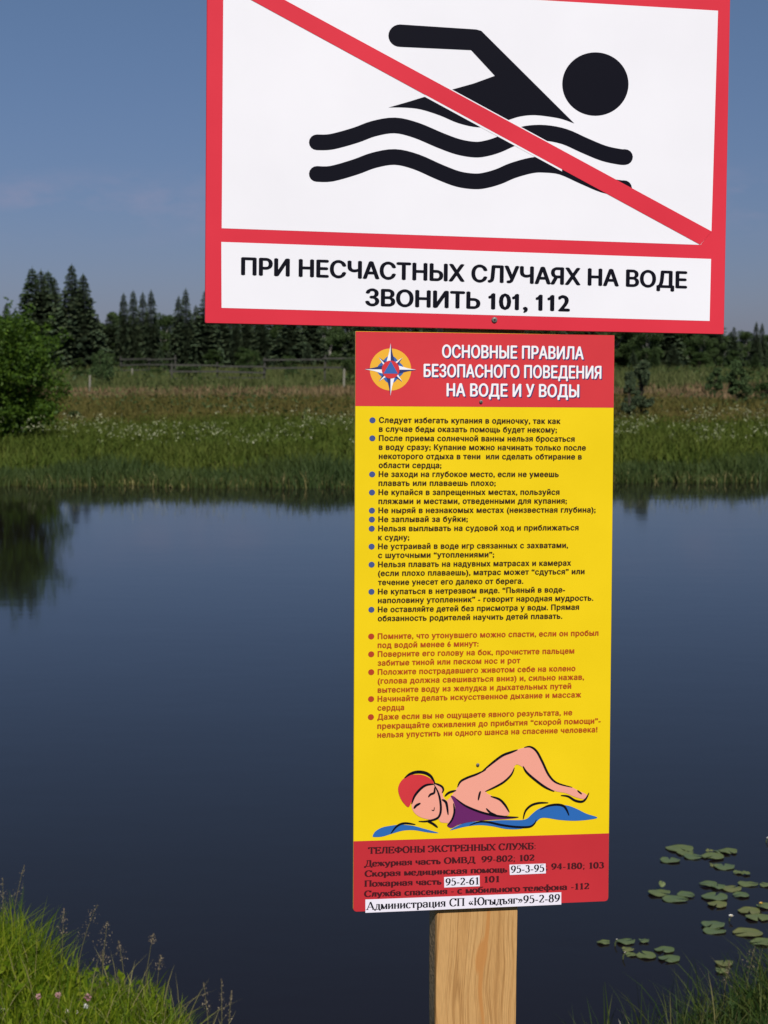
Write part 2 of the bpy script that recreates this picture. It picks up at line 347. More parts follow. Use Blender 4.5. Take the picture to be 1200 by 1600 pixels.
# text from the built-in font ------------------------------------------------
def glyph_loops(body, spacing):
    """closed outlines of a line of text in the built-in font"""
    c = bpy.data.curves.new('txt', 'FONT'); c.body = body; c.resolution_u = 3; c.space_character = spacing; c.fill_mode = 'NONE'
    o = bpy.data.objects.new('txt', c); COL.objects.link(o)
    bpy.context.view_layer.update()
    me = bpy.data.meshes.new_from_object(o.evaluated_get(bpy.context.evaluated_depsgraph_get()))
    bpy.data.objects.remove(o); bpy.data.curves.remove(c)
    nb = {}
    for e in me.edges:
        a, b = e.vertices; nb.setdefault(a, []).append(b); nb.setdefault(b, []).append(a)
    P = [(v.co.x, v.co.y) for v in me.vertices]; bpy.data.meshes.remove(me)
    seen = set(); loops = []
    for st in range(len(P)):
        if st in seen or st not in nb: continue
        lp = [st]; seen.add(st); cur = st; go = True
        while go:
            go = False
            for q in nb[cur]:
                if q not in seen: lp.append(q); seen.add(q); cur = q; go = True; break
        pts = [P[k] for k in lp]
        if len(pts) > 2: loops.append(pts)
    for k, pts in enumerate(loops):     # the built-in figure one is a bare stroke: give it its flag
        x0 = min(p[0] for p in pts); x1 = max(p[0] for p in pts); y0 = min(p[1] for p in pts); y1 = max(p[1] for p in pts)
        if len(pts) == 4 and abs(y1 - .682) < .004 and abs(x1 - x0 - .098) < .006 and abs(y0) < .003:
            loops[k] = [(x1, y1), (x1 - .075, y1), (x0 - .03, y1 - .085), (x0 - .115, y1 - .125), (x0 - .115, y1 - .215), (x0, y1 - .165), (x0, 0), (x1, 0)][::1]
            a = area2(pts)
            if a * area2(loops[k]) < 0: loops[k] = loops[k][::-1]
    return loops
def area2(p): return sum(p[k][0] * p[(k + 1) % len(p)][1] - p[(k + 1) % len(p)][0] * p[k][1] for k in range(len(p)))
def text_mesh(body, bold=0.0, spacing=1.0):
    """filled text: triangulate all outlines together and keep what a non-zero winding covers"""
    from mathutils.geometry import delaunay_2d_cdt
    loops = glyph_loops(body, spacing); V = []; Ed = []
    for l in loops:
        b = len(V); V += [Vector(p) for p in l]; Ed += [(b + k, b + (k + 1) % len(l)) for k in range(len(l))]
    vo, eo, fo, _, _, _ = delaunay_2d_cdt(V, Ed, [], 0, 1e-5, False)
    co = np.array([(v.x, v.y) for v in vo]); F_ = np.array([tuple(f) for f in fo]); c = co[F_].mean(1)
    a = np.array([V[e[0]][:] for e in Ed]); b = np.array([V[e[1]][:] for e in Ed]); wn = np.zeros(len(c), int)
    for (x0, y0), (x1, y1) in zip(a, b):
        if y0 == y1: continue
        up = y1 > y0; m = (c[:, 1] >= min(y0, y1)) & (c[:, 1] < max(y0, y1))
        xi = x0 + (c[:, 1] - y0) * (x1 - x0) / (y1 - y0); m &= xi > c[:, 0]; wn[m] += 1 if up else -1
    F_ = F_[wn != 0]; us_, inv = np.unique(F_, return_inverse=True); F_ = inv.reshape(-1, 3)
    co = np.concatenate([co[us_], np.zeros((len(us_), 1))], 1).astype(np.float32)
    p0, p1, p2 = co[F_[:, 0]], co[F_[:, 1]], co[F_[:, 2]]
    ar = (p1[:, 0] - p0[:, 0]) * (p2[:, 1] - p0[:, 1]) - (p2[:, 0] - p0[:, 0]) * (p1[:, 1] - p0[:, 1]); F_[ar < 0] = F_[ar < 0][:, ::-1]
    n = len(co)
    if bold:   # heavier strokes: the outline printed again a hair to each side
        b = bold; sh = [(-b, 0), (b, 0), (0, b * .5), (0, -b * .5)] + ([(-b * .5, 0), (b * .5, 0)] if b > .025 else []); VV = []; FF = []
        for k, (dx, dy) in enumerate(sh):
            q = co + np.array([dx, dy, k * .002], dtype=np.float32); VV.append(q); FF.append(F_ + k * n)
        co = np.concatenate(VV).astype(np.float32); F_ = np.concatenate(FF)
    me = bpy.data.meshes.new('txt'); me.from_pydata(co.tolist(), [], F_.tolist()); me.update()
    return me, co
CAP = .727
def lettering(board, body, p0, p1, capz, layer, m, parent, bold=.02, spacing=1.0, skew=False, name='lettering', maker=None, off=(0, 0)):
    """body from baseline pixel p0 to pixel p1; capz = cap height in metres; follows the baseline slope when skew"""
    a, b = board.uv(*p0), board.uv(*p1)
    if not skew: b = Vector((b.x, a.y))
    me, co = (maker or text_mesh)(body, bold, spacing) if maker is None else maker(body)
    x0, x1 = co[:, 0].min(), co[:, 0].max(); w = (b - a).length
    d = (b - a).normalized(); s = w / (x1 - x0); h = capz / (CAP if maker is None else 1.0)
    u = (co[:, 0] - x0) * s; v = co[:, 1] * h
    out = np.empty_like(co)
    out[:, 0] = a.x + u * d.x + off[0]; out[:, 2] = a.y + u * d.y + v + off[1]
    out[:, 1] = -layer * LAY - co[:, 2] * (1 if maker is not None else .004)
    me.vertices.foreach_set('co', out.ravel()); me.update()
    me.materials.clear(); me.materials.append(m); me.name = name
    return link(name, me, parent)

# serif lettering built of contrast strokes ------------------------------------
def arc(cx, cy, rx, ry, a0, a1, n=14):
    return [(cx + rx * math.cos(math.radians(a0 + (a1 - a0) * k / n)), cy + ry * math.sin(math.radians(a0 + (a1 - a0) * k / n))) for k in range(n + 1)]
def G():
    g = {}
    st = lambda x, y0=0, y1=1: ('L', [(x, y0), (x, y1)])
    ln = lambda *p: ('l', list(p))
    g['А'] = (.78, [('L', [(.06, 0), (.38, 1)]), ('L', [(.38, 1), (.70, 0)]), ln((.17, .34), (.58, .34))])
    bow = [('l', [(.14, .56), (.36, .56)] + arc(.36, .28, .24, .28, 90, -90) + [(.14, 0)])]
    g['Б'] = (.68, [st(.14), ln((.14, .97), (.58, .97)), ln((.58, 1), (.58, .78))] + bow)
    g['В'] = (.70, [st(.14), ('l', [(.14, .97), (.34, .97)] + arc(.34, .75, .2, .22, 90, -90) + [(.14, .53)]), ('l', [(.14, .53), (.36, .53)] + arc(.36, .28, .25, .25, 90, -90) + [(.14, .03)])])
    g['Г'] = (.62, [st(.14), ln((.14, .97), (.56, .97)), ln((.56, 1), (.56, .75))])
    g['Д'] = (.80, [ln((.16, .05), (.30, .5), (.32, .97)), ln((.22, .97), (.68, .97)), ('l', [(.62, 1), (.62, .03)]), ln((.03, .03), (.77, .03)), ln((.05, .05), (.05, -.2)), ln((.75, .05), (.75, -.2))])
    g['Е'] = (.68, [st(.14), ln((.14, .97), (.60, .97)), ln((.60, 1), (.60, .78)), ln((.14, .52), (.46, .52)), ln((.46, .64), (.46, .40)), ln((.14, .03), (.62, .03)), ln((.62, .24), (.62, 0))])
    g['Ж'] = (1.08, [st(.54), ('L', [(.06, 0), (.36, .52)]), ('L', [(.10, 1), (.36, .52)]), ln((.36, .52), (.72, .52)), ('L', [(1.02, 0), (.72, .52)]), ('L', [(.98, 1), (.72, .52)])])
    g['З'] = (.60, [('l', arc(.28, .75, .21, .23, 150, -90) + [(.2, .52)]), ('l', [(.2, .52)] + arc(.28, .27, .25, .25, 90, -150))])
    g['И'] = (.80, [st(.15), st(.65), ln((.15, .08), (.65, .92))])
    g['Й'] = (.80, g['И'][1] + [('l', arc(.4, 1.24, .15, .12, 190, 350, 8))])
    g['К'] = (.76, [st(.14), ('l', [(.14, .5), (.36, .55), (.5, .9), (.64, .95)]), ('L', [(.36, .55), (.68, 0)])])
    g['Л'] = (.76, [ln((.03, .05), (.14, .06), (.24, .4), (.28, .97)), ln((.2, .97), (.66, .97)), st(.62)])
    g['М'] = (.96, [st(.14), st(.82), ln((.14, .98), (.48, .05)), ln((.48, .05), (.82, .98))])
    g['Н'] = (.80, [st(.15), st(.65), ln((.15, .52), (.65, .52))])
    g['О'] = (.80, [('l', arc(.40, .5, .32, .49, 0, 360, 24))])
    g['П'] = (.80, [st(.15), st(.65), ln((.1, .97), (.7, .97))])
    g['Р'] = (.66, [st(.14), ('l', [(.14, .97), (.34, .97)] + arc(.34, .72, .24, .25, 90, -90) + [(.14, .47)])])
    g['С'] = (.72, [('l', arc(.40, .5, .32, .49, 35, 325, 20)), ln((.65, 1), (.65, .72))])
    g['Т'] = (.72, [st(.36), ln((.05, .97), (.67, .97)), ln((.05, 1), (.05, .75)), ln((.67, 1), (.67, .75))])
    g['У'] = (.72, [('L', [(.08, 1), (.38, .36)]), ('l', [(.64, 1), (.34, .16), (.22, .02), (.10, .08)]), ln((.52, .98), (.72, .98))])
    g['Ф'] = (.90, [st(.45), ('l', arc(.45, .52, .37, .28, 0, 360, 24))])
    g['Х'] = (.76, [('L', [(.08, 0), (.66, 1)]), ('L', [(.08, 1), (.66, 0)])])
    g['Ц'] = (.80, [st(.15), st(.65), ln((.1, .03), (.78, .03)), ln((.77, .05), (.77, -.2))])
    g['Ч'] = (.76, [('l', [(.15, 1), (.15, .6), (.22, .46), (.38, .42), (.61, .5)]), st(.61), ln((.05, .98), (.25, .98))])
    g['Ш'] = (1.06, [st(.14), st(.53), st(.92), ln((.1, .03), (.96, .03))])
    g['Щ'] = (1.10, g['Ш'][1] + [ln((.96, .03), (1.06, .03)), ln((1.05, .05), (1.05, -.2))])
    sb = lambda x: [st(x), ('l', [(x, .55), (x + .2, .55)] + arc(x + .2, .29, .22, .26, 90, -90) + [(x, .03)])]
    g['Ь'] = (.66, sb(.14)); g['Ъ'] = (.78, sb(.26) + [ln((.03, .97), (.26, .97)), ln((.03, 1), (.03, .78))]); g['Ы'] = (.92, sb(.14) + [st(.78)])
    g['Э'] = (.70, [('l', arc(.30, .5, .32, .49, 145, -145, 20)), ln((.25, .52), (.62, .52)), ln((.05, 1), (.05, .72))])
    g['Ю'] = (1.08, [st(.14), ln((.14, .52), (.42, .52)), ('l', arc(.72, .5, .29, .49, 0, 360, 24))])
    g['Я'] = (.72, [st(.58), ('l', [(.58, .97), (.36, .97)] + arc(.36, .74, .24, .23, 90, 270) + [(.58, .51)]), ('L', [(.36, .51), (.10, 0)])])
    k = .68
    for u in 'БВГДЕЖЗИЙКЛМНОПРСТУФХЦЧШЩЬЪЫЭЮЯ':
        w, ss = g[u]; g[u.lower()] = (w * k + .02, [(t, [(x * k, y * k) for x, y in pp]) for t, pp in ss])
    g['а'] = (.56, [('l', [(.08, .50)] + arc(.24, .50, .18, .17, 150, 0) + [(.42, .5), (.42, .08), (.52, .03)]), ('l', arc(.24, .20, .17, .19, 60, 330, 14) + [(.42, .14)])])
    g['е'] = (.52, [('l', arc(.26, .34, .20, .33, 10, 320, 18)), ln((.06, .36), (.46, .36))])
    g['с'] = (.50, [('l', arc(.27, .34, .21, .33, 45, 320, 16))])
    g['р'] = (.58, [('L', [(.12, -.28), (.12, .66)]), ('l', arc(.30, .34, .20, .32, 160, -160, 18))])
    g['у'] = (.56, [('L', [(.05, .66), (.28, .06)]), ('l', [(.50, .66), (.24, -.14), (.14, -.26), (.05, -.2)]), ln((.40, .65), (.56, .65))])
    g['ф'] = (.76, [('L', [(.38, -.28), (.38, 1)]), ('l', arc(.38, .34, .31, .31, 0, 360, 22))])
    g['б'] = (.58, [('l', arc(.29, .32, .21, .31, 0, 360, 20)), ('l', [(.09, .35), (.10, .7), (.22, .86), (.46, .92), (.48, 1.0)])])
    g['0'] = (.58, [('l', arc(.29, .5, .20, .48, 0, 360, 22))])
    g['1'] = (.50, [('l', [(.12, .82), (.28, .95)]), ('l', [(.28, 1), (.28, 0)]), ln((.12, .02), (.44, .02))])
    g['2'] = (.56, [('l', arc(.27, .72, .19, .25, 160, -20) + [(.08, .06)]), ln((.06, .05), (.48, .05)), ln((.48, .02), (.50, .22))])
    g['3'] = (.56, [('l', arc(.25, .75, .17, .22, 150, -80)), ('l', arc(.24, .28, .22, .27, 80, -150))])
    g['4'] = (.58, [('l', [(.38, 0), (.38, 1)]), ln((.38, .98), (.04, .3)), ln((.04, .28), (.54, .28))])
    g['5'] = (.56, [ln((.14, .95), (.46, .95)), ln((.15, .97), (.11, .58)), ('l', [(.11, .56)] + arc(.24, .32, .23, .31, 100, -140))])
    g['6'] = (.58, [('l', arc(.29, .31, .20, .30, 0, 360, 20)), ('l', [(.47, .95), (.25, .85), (.11, .58), (.09, .35)])])
    g['8'] = (.58, [('l', arc(.29, .75, .16, .23, 0, 360, 18)), ('l', arc(.29, .27, .20, .26, 0, 360, 18))])
    g['9'] = (.58, [('l', arc(.29, .68, .20, .30, 0, 360, 20)), ('l', [(.49, .64), (.46, .40), (.33, .14), (.11, .04)])])
    g['-'] = (.36, [('d', [(.04, .32), (.32, .32)])]); g[':'] = (.28, [('d', [(.09, .08), (.21, .08)]), ('d', [(.09, .58), (.21, .58)])])
    g[';'] = (.28, [('d', [(.09, .58), (.21, .58)]), ('d', [(.09, .08), (.21, .08)]), ('l', [(.19, .08), (.10, -.16)])])
    g['«'] = (.52, [ln((.25, .58), (.06, .34)), ln((.06, .34), (.25, .10)), ln((.46, .58), (.27, .34)), ln((.27, .34), (.46, .10))])
    g['»'] = (.52, [ln((.06, .58), (.25, .34)), ln((.25, .34), (.06, .10)), ln((.27, .58), (.46, .34)), ln((.46, .34), (.27, .10))])
    g[' '] = (.30, [])
    return g
GL = G()
def serif_mesh(body, thick=.15, thin=.06):
    V, Fc = [], []; x = 0; zt = 0
    def strip(pts, wfix=None):
        nonlocal zt
        zt = (zt + 1) % 12; n = len(pts); b = len(V)
        closed = n > 8 and abs(pts[0][0] - pts[-1][0]) + abs(pts[0][1] - pts[-1][1]) < 1e-6
        for k in range(n):
            p0 = pts[k - 1] if k > 0 else (pts[-2] if closed else pts[0]); p1 = pts[k + 1] if k < n - 1 else (pts[1] if closed else pts[-1])
            dx, dy = p1[0] - p0[0], p1[1] - p0[1]; l = math.hypot(dx, dy) or 1; dx /= l; dy /= l
            w = wfix or (thin + (thick - thin) * (abs(dy) if dx * dy < 1e-6 or n > 3 else abs(dy) ** 6 * (1 if dx == 0 else .25)))
            V.append((x + pts[k][0] - dy * w / 2, pts[k][1] + dx * w / 2, zt * 4e-6)); V.append((x + pts[k][0] + dy * w / 2, pts[k][1] - dx * w / 2, zt * 4e-6))
        for k in range(n - 1): Fc.append((b + 2 * k + 1, b + 2 * k + 3, b + 2 * k + 2, b + 2 * k))
    for ch in body:
        w, ss = GL[ch]
        for t, pts in ss:
            strip(pts, .11 if t == 'd' else None)
            if t == 'L':
                for e in (0, -1):
                    ey = pts[e][1]
                    if ch == 'А' and ey == 1: continue
                    if ey in (0, 1) or abs(ey - .68) < .02 or abs(ey - .66) < .02 or ey < -.2:
                        sc = 1 if ch.isupper() or ch in 'ф' else .72
                        dy = thin / 2 if e == 0 and pts[0][1] <= pts[-1][1] or (e == -1 and pts[-1][1] < pts[0][1]) else -thin / 2
                        strip([(pts[e][0] - .13 * sc, ey + dy), (pts[e][0] + .13 * sc, ey + dy)], thin)
        x += w + .03
    me = bpy.data.meshes.new('serif'); me.from_pydata(V, [], Fc); me.update()
    return me, np.array(V, dtype=np.float32)

def plate(name, w, z0, z1, th, mface, parent, rad=.003, xc=0, medge=None, rtop=None):
    """rounded plate, front face at y=0, going back to y=th"""
    P = []
    rt_ = rtop or rad
    for cx, cz, a, q in [(xc + w / 2 - rad, z0 + rad, -90, rad), (xc + w / 2 - rt_, z1 - rt_, 0, rt_), (xc - w / 2 + rt_, z1 - rt_, 90, rt_), (xc - w / 2 + rad, z0 + rad, 180, rad)]:
        for k in range(7):
            an = math.radians(a + 15 * k); P.append((cx + q * math.cos(an), cz + q * math.sin(an)))
    n = len(P); e = .0006
    V = [(x, e, z) for x, z in P] + [(x, th, z) for x, z in P]
    cx0, cz0 = xc, (z0 + z1) / 2
    V += [(x - e * (1 if x > cx0 else -1), 0, z - e * (1 if z > cz0 else -1)) for x, z in P]
    Fc = [tuple(range(2 * n, 3 * n)), tuple(range(2 * n - 1, n - 1, -1))]
    Fc += [(k, (k + 1) % n, 2 * n + (k + 1) % n, 2 * n + k) for k in range(n)]
    Fc += [(n + k, n + (k + 1) % n, (k + 1) % n, k) for k in range(n)]
    me = mesh(name, V, Fc, mface); me.materials.append(medge or M['edge'])
    for p in me.polygons:
        if p.index == 1 or p.index >= 2 + n: p.material_index = 1
    return link(name, me, parent)
def screw(board, px, py, r, parent, y=-.0018):
    p = board.uv(px, py); bm = bmesh.new()
    prof = [(0, 0), (.55, 0), (.85, .25), (1, .7), (1, 1)]; n = 14; V = []; Fc = []
    V.append((p.x, y, p.y))
    for q, d in prof[1:]:
        for k in range(n):
            a = 2 * math.pi * k / n; V.append((p.x + q * r * math.cos(a), y + d * .0016, p.y + q * r * math.sin(a)))
    Fc += [(0, 1 + (k + 1) % n, 1 + k) for k in range(n)]
    for l in range(len(prof) - 2):
        for k in range(n): Fc.append((1 + l * n + k, 1 + l * n + (k + 1) % n, 1 + (l + 1) * n + (k + 1) % n, 1 + (l + 1) * n + k))
    bm.free()
    o = link('screw', mesh('screw', V, Fc, M['steel'], True), parent)
    # cross recess
    V = []; Fc = []
    for a, b in ((.5, .12), (.12, .5)):
        k = len(V); V += [(p.x - a * r, y - .00005, p.y - b * r), (p.x + a * r, y - .00005, p.y - b * r), (p.x + a * r, y - .00005, p.y + b * r), (p.x - a * r, y - .00005, p.y + b * r)]
        Fc.append((k, k + 1, k + 2, k + 3))
    link('recess', mesh('recess', V, Fc, M['black']), o)

# ------------------------------------------------------------------ warning sign (upper)
KU = .9965     # the upper plate stands a little prouder of the post
UB = Board((.0984 * KU, 1.9622 * KU, .0465 * KU), (-.0375, .0171, .1683))
us = thing('warning_sign', 'large white and red no swimming sign with a crossed-out swimmer, atop the post', 'warning sign', UB.M.translation, UB.M.to_euler())
UB_M = UB.M.copy()
plate('plate', .5995 * KU, -.0005, .445, .0035, M['red'], us, rad=.002)
U = lambda name, pts, layer, m: poly(name, UB, pts, layer, m, us)
# the white field, the red bar runs over it; the field is drawn whole up to above the frame
U('white_panel', [(346.4, 356.6), (1094.6, 382.6), (1111.6, 361.5), (1121.9, 16.7), (842, 0), (600, -13.5), (349.0, -25.5)], 1, M['white'])
U('white_panel', [(345.8, 378), (1111, 404.6), (1108.7, 501.5), (346.2, 481)], 1, M['white'])
fig = link('swimmer_pictogram', None, us)
bp_ = lambda name, pts, layer, m: poly(name, UB, pts, layer, m, fig)
arm_cap = [(625 + 18.2 * math.cos(math.radians(a)), 55.8 + 17.6 * math.sin(math.radians(a))) for a in range(90, 271, 15)]
body = arm_cap + [(744, 46.0), (752, 48.2), (897.5, 193)] + \
    [tuple(p) for p in catmull([(897, 193), (882, 187.4), (866, 183.6), (836, 180), (813, 182), (794, 187.8), (772, 196), (746.5, 199), (716, 192.5), (687, 180.4), (657, 171), (632, 168.2), (607, 168)], 4)][1:] + \
    [(640, 158.5), (661, 152), (706, 140), (740, 130.5), (773, 118.5), (736, 78.6)]
bp_('torso', body, 2, M['black'])
bp_('head', [(930.2 + 51.8 * math.cos(math.radians(a)), 131.4 + 49.6 * math.sin(math.radians(a))) for a in range(0, 360, 6)], 2, M['black'])
w1 = [(495, 222.4), (518, 221.5), (555, 211.5), (584, 201), (617, 196), (650, 203.5), (687, 219), (716, 229.5), (742, 233.8), (760, 231.8), (779, 226), (800, 216.5), (822, 209), (851, 207.6), (882, 213.5), (912.5, 227), (943, 239.5), (968, 245), (976.5, 245.4)]
bp_('wave', [tuple(p) for p in ribbon(catmull(w1, 4), 24.6)], 2, M['black'])
w2 = [(495, 271.8), (518, 271.4), (555, 261), (584, 250.5), (617, 245.3), (650, 252.8), (687, 269), (716, 279.8), (742, 283.4), (760, 281.4), (780, 275.5), (801, 266.5), (830, 258.5), (851, 257.5), (878, 261), (912, 276), (943, 289), (968, 293.7), (975, 294)]
bp_('wave', [tuple(p) for p in ribbon(catmull(w2, 4), 24.6)], 2, M['black'])
# bar: white keyline under the figure crossing, then the red bar
bl = lambda x: -213.0 + .5441 * x; bu = lambda x: -241.0 + .5420 * x
U('keyline', [(664, bl(664) + 3.2), (878, bl(878) + 3.2), (878, bu(878) - 1.8), (664, bu(664) - 1.8)], 3, M['white'])
U('prohibition_bar', [(349.5, -24), (349.5, -23.4), (1094.0, 382.4), (1111.8, 361.6), (395, -27), (372, -26)], 4, M['red'])
lettering(UB, 'ПРИ НЕСЧАСТНЫХ СЛУЧАЯХ НА ВОДЕ', (376.5, 429.2), (1073.5, 450.2), .0187, 3, M['black'], us, bold=.041, skew=True)
lettering(UB, 'ЗВОНИТЬ 101, 112', (570.5, 477.2), (890.3, 486.2), .0184, 3, M['black'], us, bold=.041, skew=True)
screw(UB, 772.5, 500, .0034, us)

# ------------------------------------------------------------------ rules board (lower)
LB = Board((.116, 1.9622, .0414), (-.0344, .0108, .1682))
ls = thing('rules_board', 'tall yellow board of printed water safety rules below the larger sign', 'notice board', LB.M.translation, LB.M.to_euler())
us.location = UB_M.translation; us.rotation_euler = UB_M.to_euler()
plate('plate', .30, -.6554, 0, .003, M['yellow'], ls, rad=.0045, rtop=.0008, medge=M['edge'])
Lp = lambda name, pts, layer, m, parent=None: poly(name, LB, pts, layer, m, parent or ls)
hw, hh = .1496, .6550
def strip_lb(name, zt, zb, m, rt, rb):
    pts = []
    xs0 = .14975
    def cr(cx, cz, a, r): return [(cx + r * math.cos(math.radians(a + 15 * k)), cz + r * math.sin(math.radians(a + 15 * k))) for k in range(7)]
    if rb: pts += cr(-xs0 + .0042, zb[0] + .0042, 180, .0042) + cr(xs0 - .0042, zb[0] + .0042, 270, .0042)
    else: pts += [(-xs0, zb[0]), (xs0, zb[1])]
    if rt: pts += [(xs0, zt[0]), (-xs0, zt[0])]
    else: pts += [(xs0, zt[1]), (-xs0, zt[0])]
    return poly(name, LB, pts, 1, m, ls, px=False)
hb = (LB.uv(553, 634.4).y, LB.uv(957, 637).y)
strip_lb('header_panel', (-.00025, -.00025), hb, M['red2'], True, False)
fb = (LB.uv(552, 1314.5).y, LB.uv(952, 1302).y)
strip_lb('phone_panel', fb, (-.65515, -.65515), M['red3'], False, True)
# heading with its printed shadow
for body, p0, p1, cz in [('ОСНОВНЫЕ ПРАВИЛА', (690.5, 558.6), (912, 560.4), .0142), ('БЕЗОПАСНОГО ПОВЕДЕНИЯ', (661.8, 588.7), (939.5, 590.5), .0142), ('НА ВОДЕ И У ВОДЫ', (697.6, 618.8), (904.8, 621), .0142)]:
    lettering(LB, body, p0, p1, cz, 2, M['navy'], ls, bold=.036, off=(.0011, -.0011), name='lettering_shadow', spacing=1.02)
    lettering(LB, body, p0, p1, cz, 3, M['hwhite'], ls, bold=.034, spacing=1.02)
# emblem: orange disc, blue star, compass rays, red disc and blue triangle
em = link('emblem', None, ls); EC = LB.uv(610.2, 577.4); ppm = 1 / (LB.uv(620, 577).x - LB.uv(610, 577).x) * 10
def E_(name, pts, layer, m): return poly(name, LB, [(EC.x + x / ppm, EC.y + y / ppm) for x, y in pts], layer, m, em, px=False)
E_('disc', [(32.3 * math.cos(math.radians(a)), 32.3 * math.sin(math.radians(a))) for a in range(0, 360, 8)], 2, M['orange'])
E_('blue_ring', [((19.5 + 1.8 * math.cos(4 * math.radians(a))) * math.cos(math.radians(a)), (19.5 + 1.8 * math.cos(4 * math.radians(a))) * math.sin(math.radians(a))) for a in range(0, 360, 6)], 3, M['blue'])
for k in range(4):
    a = math.radians(90 * k)
    rt = lambda x, y: (x * math.cos(a) - y * math.sin(a), x * math.sin(a) + y * math.cos(a))
    E_('ray', [rt(0, 0), rt(0, 40.5), rt(-2.2, 27), rt(-5.6, 15), rt(-7, 8)], 4, M['hwhite'])
    E_('ray', [rt(0, 0), rt(7, 8), rt(5.4, 15), rt(2.4, 27), rt(0, 40.5)], 4, M['navy'])
    a = math.radians(90 * k + 45)
    E_('ray', [rt(0, 10), rt(0, 26), rt(-3.0, 13)], 5, M['hwhite'])
    E_('ray', [rt(0, 10), rt(3.0, 13), rt(0, 26)], 5, M['navy'])
E_('red_disc', [(13.8 * math.cos(math.radians(a)), 13.8 * math.sin(math.radians(a))) for a in range(0, 360, 10)], 6, M['red2'])
E_('triangle', [(0.2, 13.0), (-11.2, -6.3), (11.4, -6.3)], 7, M['blue'])
# body lines
L1 = [('Следует избегать купания в одиночку, так как', 592, 660.4, 875.7, 1), ('в случае беды оказать помощь будет некому;', 592, 674.3, 870.2, 0),
      ('После приема солнечной ванны нельзя бросаться', 591.8, 688.6, 897.9, 1), ('в воду сразу; Купание можно начинать только после', 591.8, 702.6, 915.4, 0),
      ('некоторого отдыха в тени  или сделать обтирание в', 591.8, 716.9, 909, 0), ('области сердца;', 591.6, 730.9, 689.8, 0),
      ('Не заходи на глубокое место, если не умеешь', 591.5, 744.9, 873, 1), ('плавать или плаваешь плохо;', 591.3, 758.9, 774.6, 0),
      ('Не купайся в запрещенных местах, пользуйся', 591.2, 773.2, 874.2, 1), ('пляжами и местами, отведенными для купания;', 591.2, 787.2, 885.8, 0),
      ('Не ныряй в незнакомых местах (неизвестная глубина);', 591.1, 801.5, 930.6, 1), ('Не заплывай за буйки;', 591, 815.5, 731, 1),
      ('Нельзя выплывать на судовой ход и приближаться', 590.8, 829.8, 904, 1), ('к судну;', 590.7, 843.8, 639.6, 0),
      ('Не устраивай в воде игр связанных с захватами,', 590.6, 857.8, 887.6, 1), ('с шуточными “утоплениями”;', 590.6, 871.7, 772.2, 0),
      ('Нельзя плавать на надувных матрасах и камерах', 590.6, 886, 892.2, 1), ('(если плохо плаваешь), матрас может “сдуться” или', 590.5, 899.8, 913.3, 0),
      ('течение унесет его далеко от берега.', 590.5, 914, 817.7, 0), ('Не купаться в нетрезвом виде. “Пьяный в воде-', 590.4, 928.4, 882.9, 1),
      ('наполовину утопленник” - говорит народная мудрость.', 590.4, 942.2, 927, 0), ('Не оставляйте детей без присмотра у воды. Прямая', 590.3, 956.4, 904.7, 1),
      ('обязанность родителей научить детей плавать.', 590.2, 970.4, 878.6, 0)]
L2 = [('Помните, что утонувшего можно спасти, если он пробыл', 590, 998.2, 935, 1), ('под водой менее 6 минут:', 590, 1012.1, 747.8, 0),
      ('Поверните его голову на бок, прочистите пальцем', 590, 1026, 897.2, 1), ('забитые тиной или песком нос и рот', 590, 1039.8, 813, 0),
      ('Положите пострадавшего животом себе на колено', 590, 1054, 899, 1), ('(голова должна свешиваться вниз) и, сильно нажав,', 590, 1068, 912.6, 0),
      ('вытесните воду из желудка и дыхательных путей', 590, 1082, 892.5, 0), ('Начинайте делать искусственное дыхание и массаж', 589.8, 1096, 908, 1),
      ('сердца', 589.7, 1110, 631.5, 0), ('Даже если вы не ощущаете явного результата, не', 589.5, 1124.2, 894, 1),
      ('прекращайте оживления до прибытия “скорой помощи”-', 589.5, 1138.5, 938.5, 0), ('нельзя упустить ни одного шанса на спасение человека!', 589.5, 1152.3, 933.4, 0)]
for lines, ink, bul in ((L1, 'ink', 'bullet'), (L2, 'red_ink', 'bullet_red')):
    for body, x0, yb, x1, b in lines:
        lettering(LB, body, (x0, yb), (x1, yb), .0062, 3, M[ink], ls, bold=.044, spacing=1.10)
        if b:
            c = LB.uv(x0 - 10, yb - 3.8)
            poly('bullet', LB, [(c.x + .0035 * math.cos(math.radians(q)), c.y + .0033 * math.sin(math.radians(q))) for q in range(0, 360, 20)], 2, M[bul], ls, px=False)
